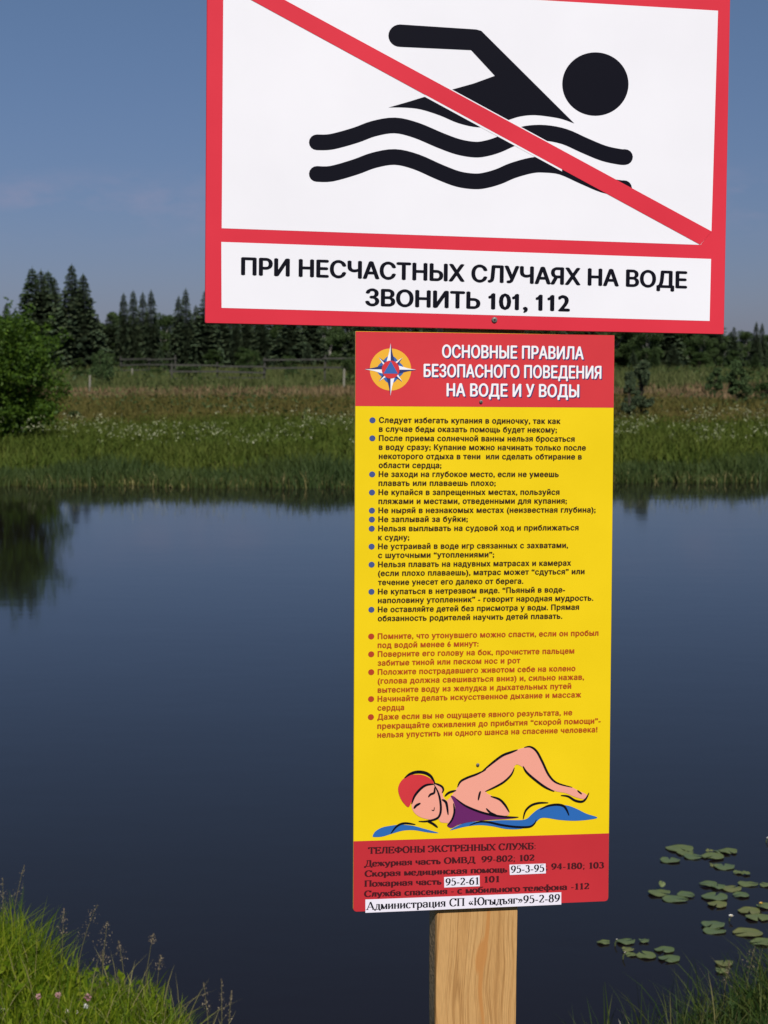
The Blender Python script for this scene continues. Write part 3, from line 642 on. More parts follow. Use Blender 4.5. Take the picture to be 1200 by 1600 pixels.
# telephone lines in the red panel
SL = [('ТЕЛЕФОНЫ ЭКСТРЕННЫХ СЛУЖБ:', (574.8, 1334), (836.7, 1326.5), .0074), ('Дежурная часть ОМВД  99-802; 102', (568.7, 1353.9), (834.9, 1344.4), .0070),
      ('Скорая медицинская помощь', (569.4, 1369.8), (792.6, 1362.6), .0070), ('; 94-180; 103', (852.5, 1358.8), (943.8, 1356.2), .0070),
      ('Пожарная часть', (569.4, 1385.3), (689.8, 1381.7), .0070), ('101', (756.8, 1378.8), (780, 1377.8), .0070),
      ('Служба спасения - с мобильного телефона -112', (568.7, 1401.3), (920.5, 1388.8), .0070)]
for body, p0, p1, cz in SL:
    lettering(LB, body, p0, p1, cz, 3, M['maroon'], ls, skew=True, maker=lambda b: serif_mesh(b, .21, .10))
for quad, body, p0, p1, cz in [
        ([(795.8, 1350.9), (852.4, 1349.1), (852.8, 1364.5), (796.5, 1367)], '95-3-95', (798, 1363.8), (850.3, 1361.6), .0083),
        ([(693.7, 1370.2), (749.2, 1367.7), (749.6, 1384.6), (694, 1386.7)], '95-2-61', (695.9, 1383.6), (747.8, 1381.6), .0083),
        ([(570.8, 1405.3), (876.8, 1393.9), (876.8, 1413.2), (570.8, 1426.1)], 'Администрация СП «Югыдъяг»95-2-89', (571.5, 1421.6), (874.7, 1408.8), .0090)]:
    lab = Lp('paper_label', quad, 4, M['paper'])
    lettering(LB, body, p0, p1, cz, 5, M['black'], lab, skew=True, maker=lambda b: serif_mesh(b, .165, .065))
# the swimmer drawing
dr = link('swimmer_drawing', None, ls)
zc = lambda p: LB.uv(540 + p[0] * .3583, 1100 + p[1] * .3583)
def area(name, pts, layer, m, n=4):
    P = catmull([zc(p) for p in pts], n, True); return poly(name, LB, P, layer, m, dr, px=False)
area('water', [(455, 550), (490, 530), (530, 517), (590, 511), (680, 506), (760, 506), (790, 500), (812, 480), (840, 458), (880, 443), (920, 438), (970, 443), (1010, 458), (1050, 478), (1098, 494), (1070, 503), (1000, 509), (930, 505), (880, 497), (850, 498), (830, 515), (800, 533), (760, 545), (700, 545), (640, 533), (580, 528), (520, 535), (480, 545)], 2, M['wave'])
area('water', [(118, 575), (130, 555), (160, 538), (200, 530), (240, 526), (290, 530), (340, 543), (406, 562), (360, 560), (300, 550), (250, 552), (200, 566), (160, 578), (125, 580)], 2, M['wave'])
area('arm', [(462, 402), (490, 360), (510, 336), (545, 318), (600, 291), (640, 255), (690, 222), (745, 200), (790, 189), (820, 195), (845, 235), (870, 290), (900, 330), (940, 355), (985, 363), (1015, 378), (1052, 396), (1042, 414), (1000, 405), (960, 388), (910, 378), (860, 350), (800, 308), (775, 278), (742, 264), (722, 305), (692, 338), (650, 362), (612, 382), (640, 402), (680, 425), (712, 470), (700, 487), (640, 486), (590, 470), (540, 455), (500, 430), (478, 408)], 3, M['skin'])
area('face', [(385, 345), (350, 352), (320, 372), (298, 405), (287, 435), (294, 465), (312, 485), (340, 498), (380, 505), (402, 500), (415, 515), (440, 518), (465, 520), (478, 480), (482, 430), (462, 405), (440, 420), (424, 400), (424, 375), (408, 352)], 3, M['skin'])
area('swimsuit', [(458, 400), (476, 405), (495, 425), (530, 448), (580, 468), (640, 483), (700, 491), (750, 495), (700, 501), (640, 504), (580, 509), (530, 516), (490, 527), (462, 540), (442, 530), (455, 510), (470, 485), (478, 455), (470, 425)], 4, M['purple'])
area('swim_cap', [(262, 318), (285, 309), (330, 308), (365, 322), (384, 345), (350, 354), (320, 374), (298, 402), (285, 432), (272, 449), (248, 425), (233, 395), (229, 365), (240, 338)], 4, M['red2'])
def line_(pts, w):
    P = catmull([zc(p) for p in pts], 5); poly('outline', LB, ribbon(P, w * .3583 / ppm, 'flat', .75), 5, M['black'], dr, px=False)
for pts, w in [([(256, 323), (280, 305), (310, 296), (345, 299), (372, 315), (390, 346)], 13), ([(385, 345), (402, 350), (420, 360), (426, 374), (420, 388)], 9),
               ([(288, 436), (300, 402), (325, 371), (352, 353), (388, 349)], 11), ([(386, 352), (403, 385), (412, 420), (415, 460), (408, 488), (390, 502), (350, 511), (318, 511)], 10),
               ([(360, 406), (370, 394), (386, 386), (388, 362)], 10), ([(297, 456), (308, 442), (327, 432)], 11), ([(374, 461), (384, 464), (387, 448)], 4),
               ([(419, 416), (434, 424), (441, 440), (447, 484)], 11), ([(470, 432), (474, 470), (463, 505), (444, 530)], 9), ([(355, 510), (380, 521), (402, 538)], 10),
               ([(432, 402), (450, 386), (482, 376)], 10), ([(488, 362), (500, 338), (530, 321), (570, 306), (612, 286)], 10), ([(590, 298), (640, 256), (684, 224), (720, 210), (750, 199)], 11),
               ([(778, 189), (805, 186), (832, 205), (857, 250), (885, 308), (920, 343), (988, 363)], 10), ([(736, 277), (722, 308), (690, 339), (650, 362), (608, 381)], 9),
               ([(773, 270), (790, 298), (830, 333), (870, 362), (910, 381)], 10), ([(938, 398), (970, 402), (1000, 420), (1030, 425), (1048, 412), (1061, 386)], 10), ([(1010, 376), (1030, 393)], 7),
               ([(588, 379), (583, 395), (578, 420)], 9), ([(632, 402), (670, 415), (695, 440), (714, 472)], 10), ([(612, 454), (632, 474), (660, 485)], 9),
               ([(478, 410), (520, 442), (580, 468), (640, 484), (700, 492), (754, 493)], 10), ([(774, 502), (784, 466), (808, 442), (842, 431), (884, 430)], 10),
               ([(848, 460), (880, 444), (920, 438), (950, 444), (964, 462), (974, 486)], 10), ([(540, 528), (580, 514), (620, 514), (680, 527), (740, 535), (800, 535), (824, 520), (831, 504)], 9),
               ([(197, 564), (225, 531), (258, 519), (305, 525)], 9)]:
    line_(pts, w)
screw(LB, 751.5, 628, .0021, ls); screw(LB, 746.5, 1195, .0020, ls)

# ------------------------------------------------------------------ wooden post
# local frame of the lower board: front face just behind it
pc = at_depth(746.5, 1425, 1.975)
ax = Matrix.Rotation(.1683, 4, 'Z')
pz0 = gz(.12, 1.97)
pl_ = LB.uv(682, 1425); pr_ = LB.uv(810, 1422); PW = pr_.x - pl_.x; PW -= .0012; PCX = (pl_.x + pr_.x) / 2 + .0009
P0 = -1.60          # foot of the post in the lower board's frame
WX = LB.uv(754.5, 1497).x - PCX + .015; WZ = LB.uv(754, 1497).y - P0
def post():
    w, d = PW, .042
    zt = .28 - P0; V = []; Fc = []
    zsn = 48; rr = random.Random(5)
    for k in range(zsn + 1):
        z = zt * k / zsn; wob = .0006 * math.sin(k * 1.1) + .0004 * math.sin(k * 2.7 + 1); b = .0014 + .0014 * math.sin(k * .55 + 1.5)
        c = .0008
        ring = [(-w / 2 + c + wob * .3, -d / 2), (w / 2 - c + wob * .3, -d / 2), (w / 2 + wob * .3, -d / 2 + c), (w / 2, d / 2 - c), (w / 2 - c, d / 2), (-w / 2 - b + .004, d / 2), (-w / 2 - b + .001, d / 2 - .008), (-w / 2 - b - .001, 0), (-w / 2 - b * .4, -d / 2 + .004), (-w / 2 + wob * .3, -d / 2 + c)]
        ln_ = -.0045 * (z + P0 + .66)   # slight lean of the whole post
        for x, y in ring: V.append((x - ln_, y, z))
    n = 10
    for k in range(zsn):
        for q in range(n): Fc.append((k * n + q, k * n + (q + 1) % n, (k + 1) * n + (q + 1) % n, (k + 1) * n + q))
    Fc.append(tuple(range(zsn * n, zsn * n + n))); Fc.append(tuple(range(n - 1, -1, -1)))
    me = mesh('wooden_post', V, Fc, wood_mat()); me.materials.append(mat('bark_edge', (.58, .40, .23), vary=(.45, .30, .17), scale=60, rough=.9, spec=.1, bump=.4, bscale=200))
    for p in me.polygons:
        c = p.index % n
        if p.index < zsn * n and c in (5, 6, 7): p.material_index = 1
    return me
po = link('wooden_post', post()); pm = LB.M @ Matrix.Translation((PCX, .0056 + .021, P0)); po.location = pm.translation; po.rotation_euler = pm.to_euler()
tag(po, 'pale sawn pine post with an orange resin streak, holding up both boards', 'post')
for bo in (us,): pass

# ------------------------------------------------------------------ trees
def leaf_cloud(P, size, rr, up=.3):
    """small rhombic leaves at points P -> verts, faces"""
    n = len(P); d = rr.normal(size=(n, 3)); d[:, 2] += up; d /= np.linalg.norm(d, axis=1)[:, None]
    e = np.cross(d, rr.normal(size=(n, 3))); e /= np.linalg.norm(e, axis=1)[:, None]
    s = (size * rr.uniform(.6, 1.4, n))[:, None]
    V = np.stack([P - d * s, P + e * s * .42, P + d * s, P - e * s * .42], 1).reshape(-1, 3)
    return V, np.arange(4 * n).reshape(-1, 4)
def tube(path, radii, n=6):
    V = []; Fc = []
    for k, (p, r) in enumerate(zip(path, radii)):
        for q in range(n):
            a = 2 * math.pi * q / n; V.append((p[0] + r * math.cos(a), p[1] + r * math.sin(a), p[2]))
    for k in range(len(path) - 1):
        for q in range(n): Fc.append((k * n + q, k * n + (q + 1) % n, (k + 1) * n + (q + 1) % n, (k + 1) * n + q))
    return V, Fc
def spruce_proto(seed, H, R, slim=1.0, droop=.25, mkey='needles', dens=1.0, base=.04, pw=.9):
    rr = np.random.default_rng(seed); T = []; z = base * H
    while z < H * .985:
        t = z / H
        rad = R * (1 - t) ** pw * (1 if t > .12 else .7 + 2.5 * t) * rr.uniform(.78, 1.12) + .015 * R
        nb = max(5, int((12 + 9 * (1 - t)) * dens)); off = rr.uniform(0, 6.28)
        for b in range(nb):
            a = off + 2 * math.pi * b / nb + rr.uniform(-.25, .25); L = rad * rr.uniform(.6, 1.18)
            dx, dy = math.cos(a), math.sin(a); rise = rr.uniform(.02, .22) * (1 if t > .6 else .4)
            ns = max(3, int(2 + 5 * L / R * dens))
            for s in range(ns):
                f = (s + .6) / ns; px_, py_ = dx * L * f, dy * L * f
                pz = z + L * (rise * f - droop * f * f * 1.5 + .18 * f ** 4)
                ll = L / ns * 1.5 + .012 * H; w = (.045 * R + .09 * R * (1 - t) + L * .22 * (1.1 - f)) * rr.uniform(.6, 1.4)
                for sg in (-1, 1, -1, 1) if s > 0 else (-1, 1):
                    # two hanging twigs either side, plus tip
                    sa = a + sg * rr.uniform(.35, .9); ex, ey = math.cos(sa), math.sin(sa)
                    p0 = (px_ - dx * ll * .3, py_ - dy * ll * .3, pz + .02)
                    p1 = (px_ + ex * w * 1.4, py_ + ey * w * 1.4, pz - w * rr.uniform(.1, .7))
                    p2 = (px_ + dx * ll * .7, py_ + dy * ll * .7, pz - rr.uniform(0, .12) * ll)
                    T.append((p0, p1, p2))
        z += H * rr.uniform(.016, .028) * (1 if t < .8 else .7)
    for k in range(8):   # leader
        a = rr.uniform(0, 6.28); T.append(((0, 0, H * .93), (.05 * R * math.cos(a), .05 * R * math.sin(a), H * (.95 + .02 * rr.random())), (0, 0, H * rr.uniform(.98, 1.02))))
    V = np.array(T).reshape(-1, 3); V[:, 0] *= slim; V[:, 1] *= slim
    crown = np_mesh('crown', V, np.arange(len(V)), M[mkey])
    tv, tf = tube([(0, 0, -.3), (0, 0, H * .4), (0, 0, H * .97)], [.018 * H, .012 * H, .002 * H])
    return mesh('trunk', tv, tf, M['bark']), crown
def broad_proto(seed, H, R, mkey, leafs, size, trunks=1, low=.2, bmat='bark', clumps=26, cs=1.0, shoots=0, tp=.8):
    rr = np.random.default_rng(seed); P = []; C = []
    for c in range(clumps):
        a = rr.uniform(0, 6.28); h = rr.uniform(low, .93); pr = math.sin(math.pi * min(1, (h - low * .6) / (1.02 - low * .6)) ** tp) ** .6
        rad = R * pr * rr.uniform(.25, .8); C.append((rad * math.cos(a), rad * math.sin(a), h * H, R * rr.uniform(.22, .42) * cs))
    C.append((0, 0, H * .9, R * .3))
    per = leafs // len(C)
    for cx, cy, cz, cr in C:
        d = rr.normal(size=(per, 3)); d /= np.linalg.norm(d, axis=1)[:, None]; r = cr * rr.uniform(.25, 1.12, per) ** .6
        q = d * r[:, None]; q[:, 2] *= .8; P.append(q + np.array([cx, cy, cz]))
    for k in range(shoots):   # leafy shoots sticking out of the crown
        c = C[rr.integers(0, len(C))]; d = np.array([c[0], c[1], 0.0]) / R + np.array([rr.normal(0, .35), rr.normal(0, .35), rr.uniform(.3, 1.3)]); d /= np.linalg.norm(d)
        L_ = rr.uniform(.25, .55) * R * .6 + c[3]; t_ = rr.uniform(.3, 1, 26)[:, None]
        P.append(np.array(c[:3]) + d * L_ * t_ + rr.normal(0, .035, (26, 3)))
    P = np.concatenate(P); P = P[P[:, 2] > .03 * H]
    V, Fc = leaf_cloud(P, size, rr)
    crown = np_mesh('crown', V, Fc, M[mkey], np.full(len(Fc), 4))
    TV, TF = [], []
    def add(path, rad):
        v, f = tube(path, rad); b = len(TV); TV.extend(v); TF.extend([tuple(i_ + b for i_ in ff) for ff in f])
    for k in range(trunks):
        a = 6.28 * k / trunks; r0 = .05 * R if trunks > 1 else 0; r1 = R * (.35 if trunks > 1 else .05)
        add([(r0 * math.cos(a), r0 * math.sin(a), -.2), (r1 * .4 * math.cos(a), r1 * .4 * math.sin(a), H * .4), (r1 * math.cos(a), r1 * math.sin(a), H * .85)], [.02 * H, .013 * H, .003 * H])
    for cx, cy, cz, cr in C[:14]:
        add([(0, 0, cz * .45), (cx * .5, cy * .5, cz * .78), (cx, cy, cz)], [.009 * H, .006 * H, .002 * H])
    return mesh('trunk', TV, TF, M[bmat]), crown
def put(name, proto, loc, s, label, cat, group=None, rz=None, sxy=1.0):
    o = thing(name, label, cat, loc, (0, 0, random.uniform(0, 6.28) if rz is None else rz), group)
    o.scale = (s * sxy, s * sxy, s)
    t = link('trunk', proto[0], o); c = link('crown', proto[1], o)
    return o
SP = [spruce_proto(1, 10, 2.7), spruce_proto(2, 10, 3.0, droop=.35, pw=.95), spruce_proto(3, 10, 1.6, droop=.5, pw=.72), spruce_proto(4, 10, 1.25, droop=.6, pw=.55), spruce_proto(5, 10, 2.6, droop=.15, mkey='needles2', pw=.8)]
BR = [broad_proto(21, 8, 2.4, 'leaf', 9000, .15, bmat='birch', low=.12), broad_proto(22, 8, 2.8, 'leaf', 9000, .15, bmat='birch', low=.08), broad_proto(23, 8, 2.2, 'shrub', 8000, .15, low=.05)]
def tree_px(name, proto, ph, px, ytop, Yd, label, cat='tree', group=None, sxy=1.0):
    """proto of height ph; top at pixel (px, ytop); standing at distance Yd"""
    top = at_depth(px, ytop, Yd); g = gz(top.x, Yd); h = top.z - g
    return put(name, proto, (top.x, Yd, g - .05), h / ph, label, cat, group, sxy=sxy)
for proto, px, yt, Yd, sx_, lab in [
    (SP[0], 10, 473, 190, .9, 'small far spruce showing only its tip above the willow at the left edge'),
    (SP[4], 50, 416, 141, 1.05, 'leftmost tall spruce of the cluster rising behind the big willow'),
    (SP[0], 64, 420, 139, .9, 'tall spruce second from the left in the cluster behind the willow'),
    (SP[4], 75, 421, 143, 1.0, 'tall spruce third from the left in the cluster behind the willow'),
    (SP[0], 85, 432, 140, 1.0, 'lowest and rightmost spruce of the cluster behind the willow'),
    (SP[1], 112, 411, 136, 1.0, 'tallest pointed spruce on the skyline, right of the willow cluster'),
    (SP[1], 130, 426, 134, 1.25, 'broad spruce with branches reaching right, beside the tallest one'),
    (SP[0], 152, 492, 138, 1.3, 'shorter dark spruce filling in right of the broad one'),
    (SP[3], 193, 455, 142, 1.0, 'slim columnar spruce, first of the four thin ones left of the sign'),
    (SP[3], 208, 451, 140, 1.0, 'slim columnar spruce, second of the four thin ones left of the sign'),
    (SP[2], 223, 454, 141, .95, 'thin spruce, third of the four left of the sign'),
    (SP[2], 236, 451, 139, 1.3, 'thin spruce with the widest skirt, last of the four left of the sign'),
    (SP[2], 279, 460, 142, 1.1, 'spruce touching the left of the taller one by the sign edge'),
    (SP[2], 290, 449, 140, 1.35, 'tallest spruce close to the left edge of the sign'),
    (SP[3], 306, 474, 143, 1.2, 'short thin spruce between the two nearest the left edge of the sign'),
    (SP[0], 321, 452, 140, 1.0, 'dark spruce half hidden by the left edge of the large sign'),
    (SP[0], 1147, 509, 143, 1.3, 'dark spruce whose top clears the forest just right of the sign corner'),
    (SP[2], 1182, 501, 140, 1.4, 'tallest treetop on the right skyline beyond the sign'),
    (SP[2], 1191, 503, 141, 1.2, 'second treetop close behind the tallest on the right skyline'),
]: tree_px('spruce_tree', proto, 10, px, yt, Yd, lab, 'spruce')
for px, yt, Yd, k, lab in [(175, 484, 150, 0, 'rounded light green birch left of the thin spruces'), (258, 491, 150, 1, 'rounded light green birch between the thin spruces and those by the sign'),
                        (1166, 517, 147, 1, 'rounded broadleaf tree between the two highest tops on the right skyline'), (1135, 522, 146, 0, 'rounded dark birch at the corner of the large sign')]:
    tree_px('birch_tree', BR[k], 8, px, yt, Yd, lab, 'tree')
GB = 'spruces in the dense dark belt behind the meadow'; GB2 = 'broadleaf trees in the dense belt behind the meadow'
rt = random.Random(3)
def zone(px): return 'left of the large sign' if px < 320 else 'under the large sign, left of the lower board' if px < 555 else 'hidden behind the boards' if px < 958 else 'right of the lower board'
for k in range(215):   # rows of the belt
    px = -330 + 1850 * (k + rt.uniform(-.4, .4)) / 215; Yd = rt.choice([146, 150, 156, 163]) + rt.uniform(-3, 3)
    yt = rt.uniform(485, 502) if px < 330 else (rt.uniform(470, 505) if px < 1120 else rt.uniform(515, 530))
    if rt.random() < .72: tree_px('spruce_tree', rt.choice(SP), 10, px, yt, Yd, 'dark spruce in the dense forest belt, ' + zone(px), 'spruce', GB + ', ' + zone(px), rt.uniform(1.1, 1.6))
    else: tree_px('birch_tree', rt.choice(BR), 8, px, yt + 6, Yd, 'broadleaf tree in the dense forest belt, ' + zone(px), 'tree', GB2 + ', ' + zone(px), rt.uniform(.9, 1.3))
GU = 'low young trees along the front of the forest belt'
for k in range(44):    # lower understorey in front
    px = -250 + 1700 * (k + rt.uniform(-.4, .4)) / 44; Yd = rt.uniform(124, 137)
    if 20 < px < 60: continue
    if k % 5 < 2: tree_px('birch_tree', BR[2], 8, px, rt.uniform(538, 562), Yd, 'low leafy scrub tree fronting the forest, ' + zone(px), 'tree', GU + ', ' + zone(px), rt.uniform(1.3, 2.0))
    else: tree_px('spruce_tree', rt.choice([SP[4], SP[0], SP[1]]), 10, px, rt.uniform(528, 558), Yd, 'low young spruce fronting the forest, ' + zone(px), 'spruce', GU + ', ' + zone(px), rt.uniform(1.0, 1.6))

# willow on the left, shrubs and small trees in the meadow
WL = broad_proto(38, 3, 1.42, 'willow', 26000, .046, trunks=5, low=.02, clumps=95, cs=.78, shoots=170, tp=1.15)
o = tree_px('willow_bush', WL, 3, 6, 492, 38, 'big bright green willow bush on the far bank at the left edge', 'bush', sxy=1.12)
SW = broad_proto(32, 1, .62, 'shrub', 3500, .035, trunks=4, low=.05, clumps=22)
SD = broad_proto(33, 1, .5, 'needles2', 4200, .035, trunks=3, low=.05, clumps=22)
for pr, px, yt, Yd, sx_, lab in [(SD, 158, 546, 88, .8, 'dark rounded juniper-like shrub in front of the forest, right of the willow'),
    (SW, 292, 571, 98, 1.9, 'light green mound of willow scrub by the fence, left of the lower board'), (SW, 240, 576, 104, 2.2, 'low light green scrub in front of the grey fence under the thin spruces'),
    (SW, 392, 548, 104, .85, 'taller light green shrub in front of the forest between fence sections'), (SW, 452, 556, 108, .9, 'upright green shrub behind the fence, near the lower board'),
    (SW, 372, 612, 66, 2.3, 'wide low dark green bush in the middle of the meadow'), (SW, 346, 614, 68, 1.6, 'smaller low bush left of the wide one in the meadow'),
    (SW, 128, 578, 100, 2.6, 'low green scrub between the willow and dark round shrub'), (SW, 118, 640, 46, 1.3, 'small dark bush at the right foot of the big willow'),
    (SW, 548, 560, 95, .9, 'slim shrub by the fence post at the left edge of the lower board'), (SW, 1070, 636, 52, 1.8, 'low dark bush in the right meadow beneath the large sign'),
    (SW, 1036, 590, 92, 2.2, 'dark green scrub in front of the right forest'), (SW, 1085, 598, 82, 1.4, 'small dark scrub left of the pair of young pines'), (SW, 1198, 596, 62, 1.2, 'dark shrub cut by the right edge of the picture')]:
    tree_px('shrub', pr, 1, px, yt, Yd, lab, 'shrub', sxy=sx_)
YS = broad_proto(44, 2, .40, 'needles', 5200, .045, low=.04, clumps=30, cs=.9, shoots=30, tp=.7); YP = broad_proto(42, 2, .62, 'needles2', 5000, .055, low=.08, clumps=24)
tree_px('young_spruce', YS, 2, 1003, 556, 50, 'slender dark young spruce standing in the right meadow beside the lower board', 'young spruce', sxy=1.0)
tree_px('young_spruce', YS, 2, 984, 574, 48.5, 'shorter thin young spruce hugging the right edge of the lower board', 'young spruce', sxy=.8)
tree_px('young_pine', YP, 2, 1119, 572, 68, 'bushy dark young pine, left one of the pair in the right meadow', 'young pine', sxy=1.0)
tree_px('young_pine', YP, 2, 1153, 560, 56, 'taller bushy young pine, right one of the pair in the right meadow', 'young pine', sxy=.85)

# ------------------------------------------------------------------ fence and stakes
def bar(p, q, w, h):
    p, q = Vector(p), Vector(q); d = (q - p).normalized(); s = Vector((0, 0, 1)) if abs(d.z) < .9 else Vector((0, 1, 0)); n1 = d.cross(s).normalized() * w / 2; n2 = d.cross(n1).normalized() * h / 2
    V = [p + n1 + n2, p - n1 + n2, p - n1 - n2, p + n1 - n2, q + n1 * .8 + n2 * .8, q - n1 * .8 + n2 * .8, q - n1 * .8 - n2 * .8, q + n1 * .8 - n2 * .8]
    return V, [(0, 1, 2, 3), (7, 6, 5, 4), (0, 4, 5, 1), (1, 5, 6, 2), (2, 6, 7, 3), (3, 7, 4, 0)]
def fence(px0, px1, Y0, Y1, hgt, step, rails, lab):
    n = max(2, int(abs(at_depth(px1, 580, Y1).x - at_depth(px0, 580, Y0).x) / step)); f = None; prev = None; rf = random.Random(int(px0))
    for k in range(n + 1):
        t = k / n; Yd = Y0 + (Y1 - Y0) * t; x = at_depth(px0 + (px1 - px0) * t, 580, Yd).x; g = gz(x, Yd)
        if f is None: f = thing('rail_fence', lab, 'fence', (x, Yd, g)); org = Vector((x, Yd, g))
        b = Vector((x, Yd, g)) - org; top = b + Vector((rf.uniform(-.06, .06), 0, hgt * rf.uniform(.95, 1.2)))
        link('post', mesh('post', *bar(b - Vector((0, 0, .1)), top, .10, .10), M['oldwood']), f)
        if prev is not None:
            for r in range(rails):
                h = hgt * (.95 - .34 * r)
                link('rail', mesh('rail', *bar(prev + Vector((-.1, -.09, h + rf.uniform(-.04, .04))), b + Vector((.1, -.09, h + rf.uniform(-.04, .04))), .05, .10), M['oldwood']), f)
        prev = b
fence(190, 275, 122, 120, 1.15, 2.6, 3, 'grey plank rail fence at the forest edge under the thin spruces')
fence(268, 412, 92, 96, 1.0, 2.6, 3, 'weathered rail fence running across the meadow below the left corner of the large sign')
fence(414, 600, 100, 98, 1.35, 2.5, 2, 'weathered rail fence with tall posts reaching behind the lower board')
def stake(px, yb, Yd, h, lab):
    wood_ = M['palewood']
    p = at_depth(px, yb, Yd); g = gz(p.x, Yd)
    o = link('wooden_stake', mesh('wooden_stake', *bar((0, 0, -.1), (.03, 0, h), .10, .10), wood_)); o.location = (p.x, Yd, g); tag(o, lab, 'stake')
stake(140, 608, 80, .75, 'pale weathered stake in the meadow right of the big willow')
stake(537, 612, 76, 1.0, 'grey leaning stake in the meadow close to the left edge of the lower board')
stake(206, 590, 100, .7, 'short pale stake in the grass in front of the grey fence')

# ------------------------------------------------------------------ grasses
def blades(name, x, y, z, h, w, lean, m, kind='stuff', seg=2, bend=.35, rr=rng):
    n = len(x); a = rr.uniform(0, 2 * np.pi, n); fa = rr.uniform(0, np.pi, n)
    lx, ly = np.cos(a) * lean, np.sin(a) * lean; wx, wy = np.cos(fa) * w / 2, np.sin(fa) * w / 2
    rows = []
    ts = np.linspace(0, 1, seg + 1)
    for t in ts[:-1]:
        o = t ** 2; ww = (1 - t * .55)
        cx, cy, cz = x + lx * h * o, y + ly * h * o, z + h * (t - bend * lean * t * t)
        rows.append(np.stack([cx - wx * ww, cy - wy * ww, cz], -1)); rows.append(np.stack([cx + wx * ww, cy + wy * ww, cz], -1))
    rows.append(np.stack([x + lx * h, y + ly * h, z + h * (1 - bend * lean)], -1))
    V = np.stack(rows, 1); nv = V.shape[1]; base = (np.arange(n) * nv)[:, None]
    faces = []; sizes = []
    quads = [np.array([2 * s, 2 * s + 1, 2 * s + 3, 2 * s + 2]) for s in range(seg - 1)]; tri = np.array([2 * (seg - 1), 2 * (seg - 1) + 1, 2 * seg])
    per = np.concatenate(quads + [tri]); szs = np.array([4] * (seg - 1) + [3])
    T = (base + per[None, :]).ravel(); sizes = np.tile(szs, n)
    o = link(name, np_mesh(name, V.reshape(-1, 3), T, M[m], sizes)); o['kind'] = kind
    return o
def noise2(x, y, s, seed=0):
    r = np.random.default_rng(seed); v = 0
    for k in range(6):
        a, p, f = r.uniform(0, 6.28), r.uniform(0, 6.28), s * r.uniform(.6, 2.2); v = v + np.sin((x * np.cos(a) + y * np.sin(a)) * f + p)
    return v / 6
def scatter(n, x0, x1, dy0, dy1, far=True, pw=1.0):
    x = rng.uniform(x0, x1, n); d = dy0 + (dy1 - dy0) * rng.uniform(0, 1, n) ** pw
    y = (shore_far(x) + d) if far else (shore_near(x) - d)
    return x, y, ground_z(x, y)
# far bank: sedge by the water, green belt with meadowsweet, olive and russet meadow
x, y, z = scatter(26000, -17, 17, -.25, 1.6)
h = (.31 + .20 * noise2(x, y, 1.3, 2) + .16 * noise2(x, y, 3.5, 22)) * rng.uniform(.6, 1.15, len(x))
blades('sedge', x, y, np.maximum(z, 0) - .02, h, .022, rng.uniform(.1, .6, len(x)), 'sedge').name = 'sedge'
x, y, z = scatter(1800, -17, 17, -.15, .25)
blades('dry_sedge', x, y, np.maximum(z, 0) - .02, .22 * rng.uniform(.5, 1.2, len(x)) * (1 + noise2(x, y, 2.2, 23)), .02, rng.uniform(.3, 1.0, len(x)), 'straw')
x, y, z = scatter(75000, -20, 20, 1.2, 16)
blades('meadow_grass', x, y, z, .30 * rng.uniform(.5, 1.3, len(x)) * (1 + .5 * noise2(x, y, .8, 5)), .035, rng.uniform(.1, .8, len(x)), 'meadow_g')
x, y, z = scatter(48000, -26, 26, 14, 36)
x, y, z = np.repeat(x, 2) + rng.normal(0, .2, 2 * len(x)), np.repeat(y, 2) + rng.normal(0, .3, 2 * len(y)), np.repeat(z, 2)
blades('meadow_grass', x, y, z, .32 * rng.uniform(.4, 1.2, len(x)) * (1 + .7 * noise2(x, y, .5, 6)), .04, rng.uniform(.1, .7, len(x)), 'meadow_b')
x, y, z = scatter(20000, -32, 32, 33, 47)
blades('meadow_grass', x, y, z, .38 * rng.uniform(.4, 1.2, len(x)) * (1 + .6 * noise2(x, y, .4, 7)), .075, rng.uniform(.1, .6, len(x)), 'meadow_r')
x, y, z = scatter(70000, -50, 50, 45, 108)
blades('meadow_grass', x, y, z, .50 * rng.uniform(.4, 1.3, len(x)) * (1 + .8 * noise2(x, y, .3, 8)), .06, rng.uniform(.1, .6, len(x)), 'meadow_p')
# broad-leaved weeds between the grasses, in drifts
for n_, d0, d1, xw, sz, zz, mk, sd_ in [(26000, 2.5, 15, 19, .028, .30, 'meadow_g', 31), (22000, 12, 36, 26, .05, .26, 'meadow_b', 32), (9000, 14, 34, 26, .06, .36, 'shrub', 33), (16000, 30, 62, 34, .08, .30, 'meadow_p', 34), (14000, 48, 104, 50, .12, .5, 'shrub', 35)]:
    x, y, z = scatter(n_, -xw, xw, d0, d1); kp = noise2(x, y * .5, .55, sd_) + rng.uniform(-.3, .3, n_) > .05
    x, y, z = x[kp], y[kp], z[kp]; P = np.stack([x, y, z + zz * rng.uniform(.2, 1.2, len(x)) * (1 + noise2(x, y, .4, sd_ + 9))], -1)
    V, Fc = leaf_cloud(P, sz, rng); link('meadow_weeds', np_mesh('meadow_weeds', V, Fc, M[mk], np.full(len(Fc), 4)), kind='stuff')
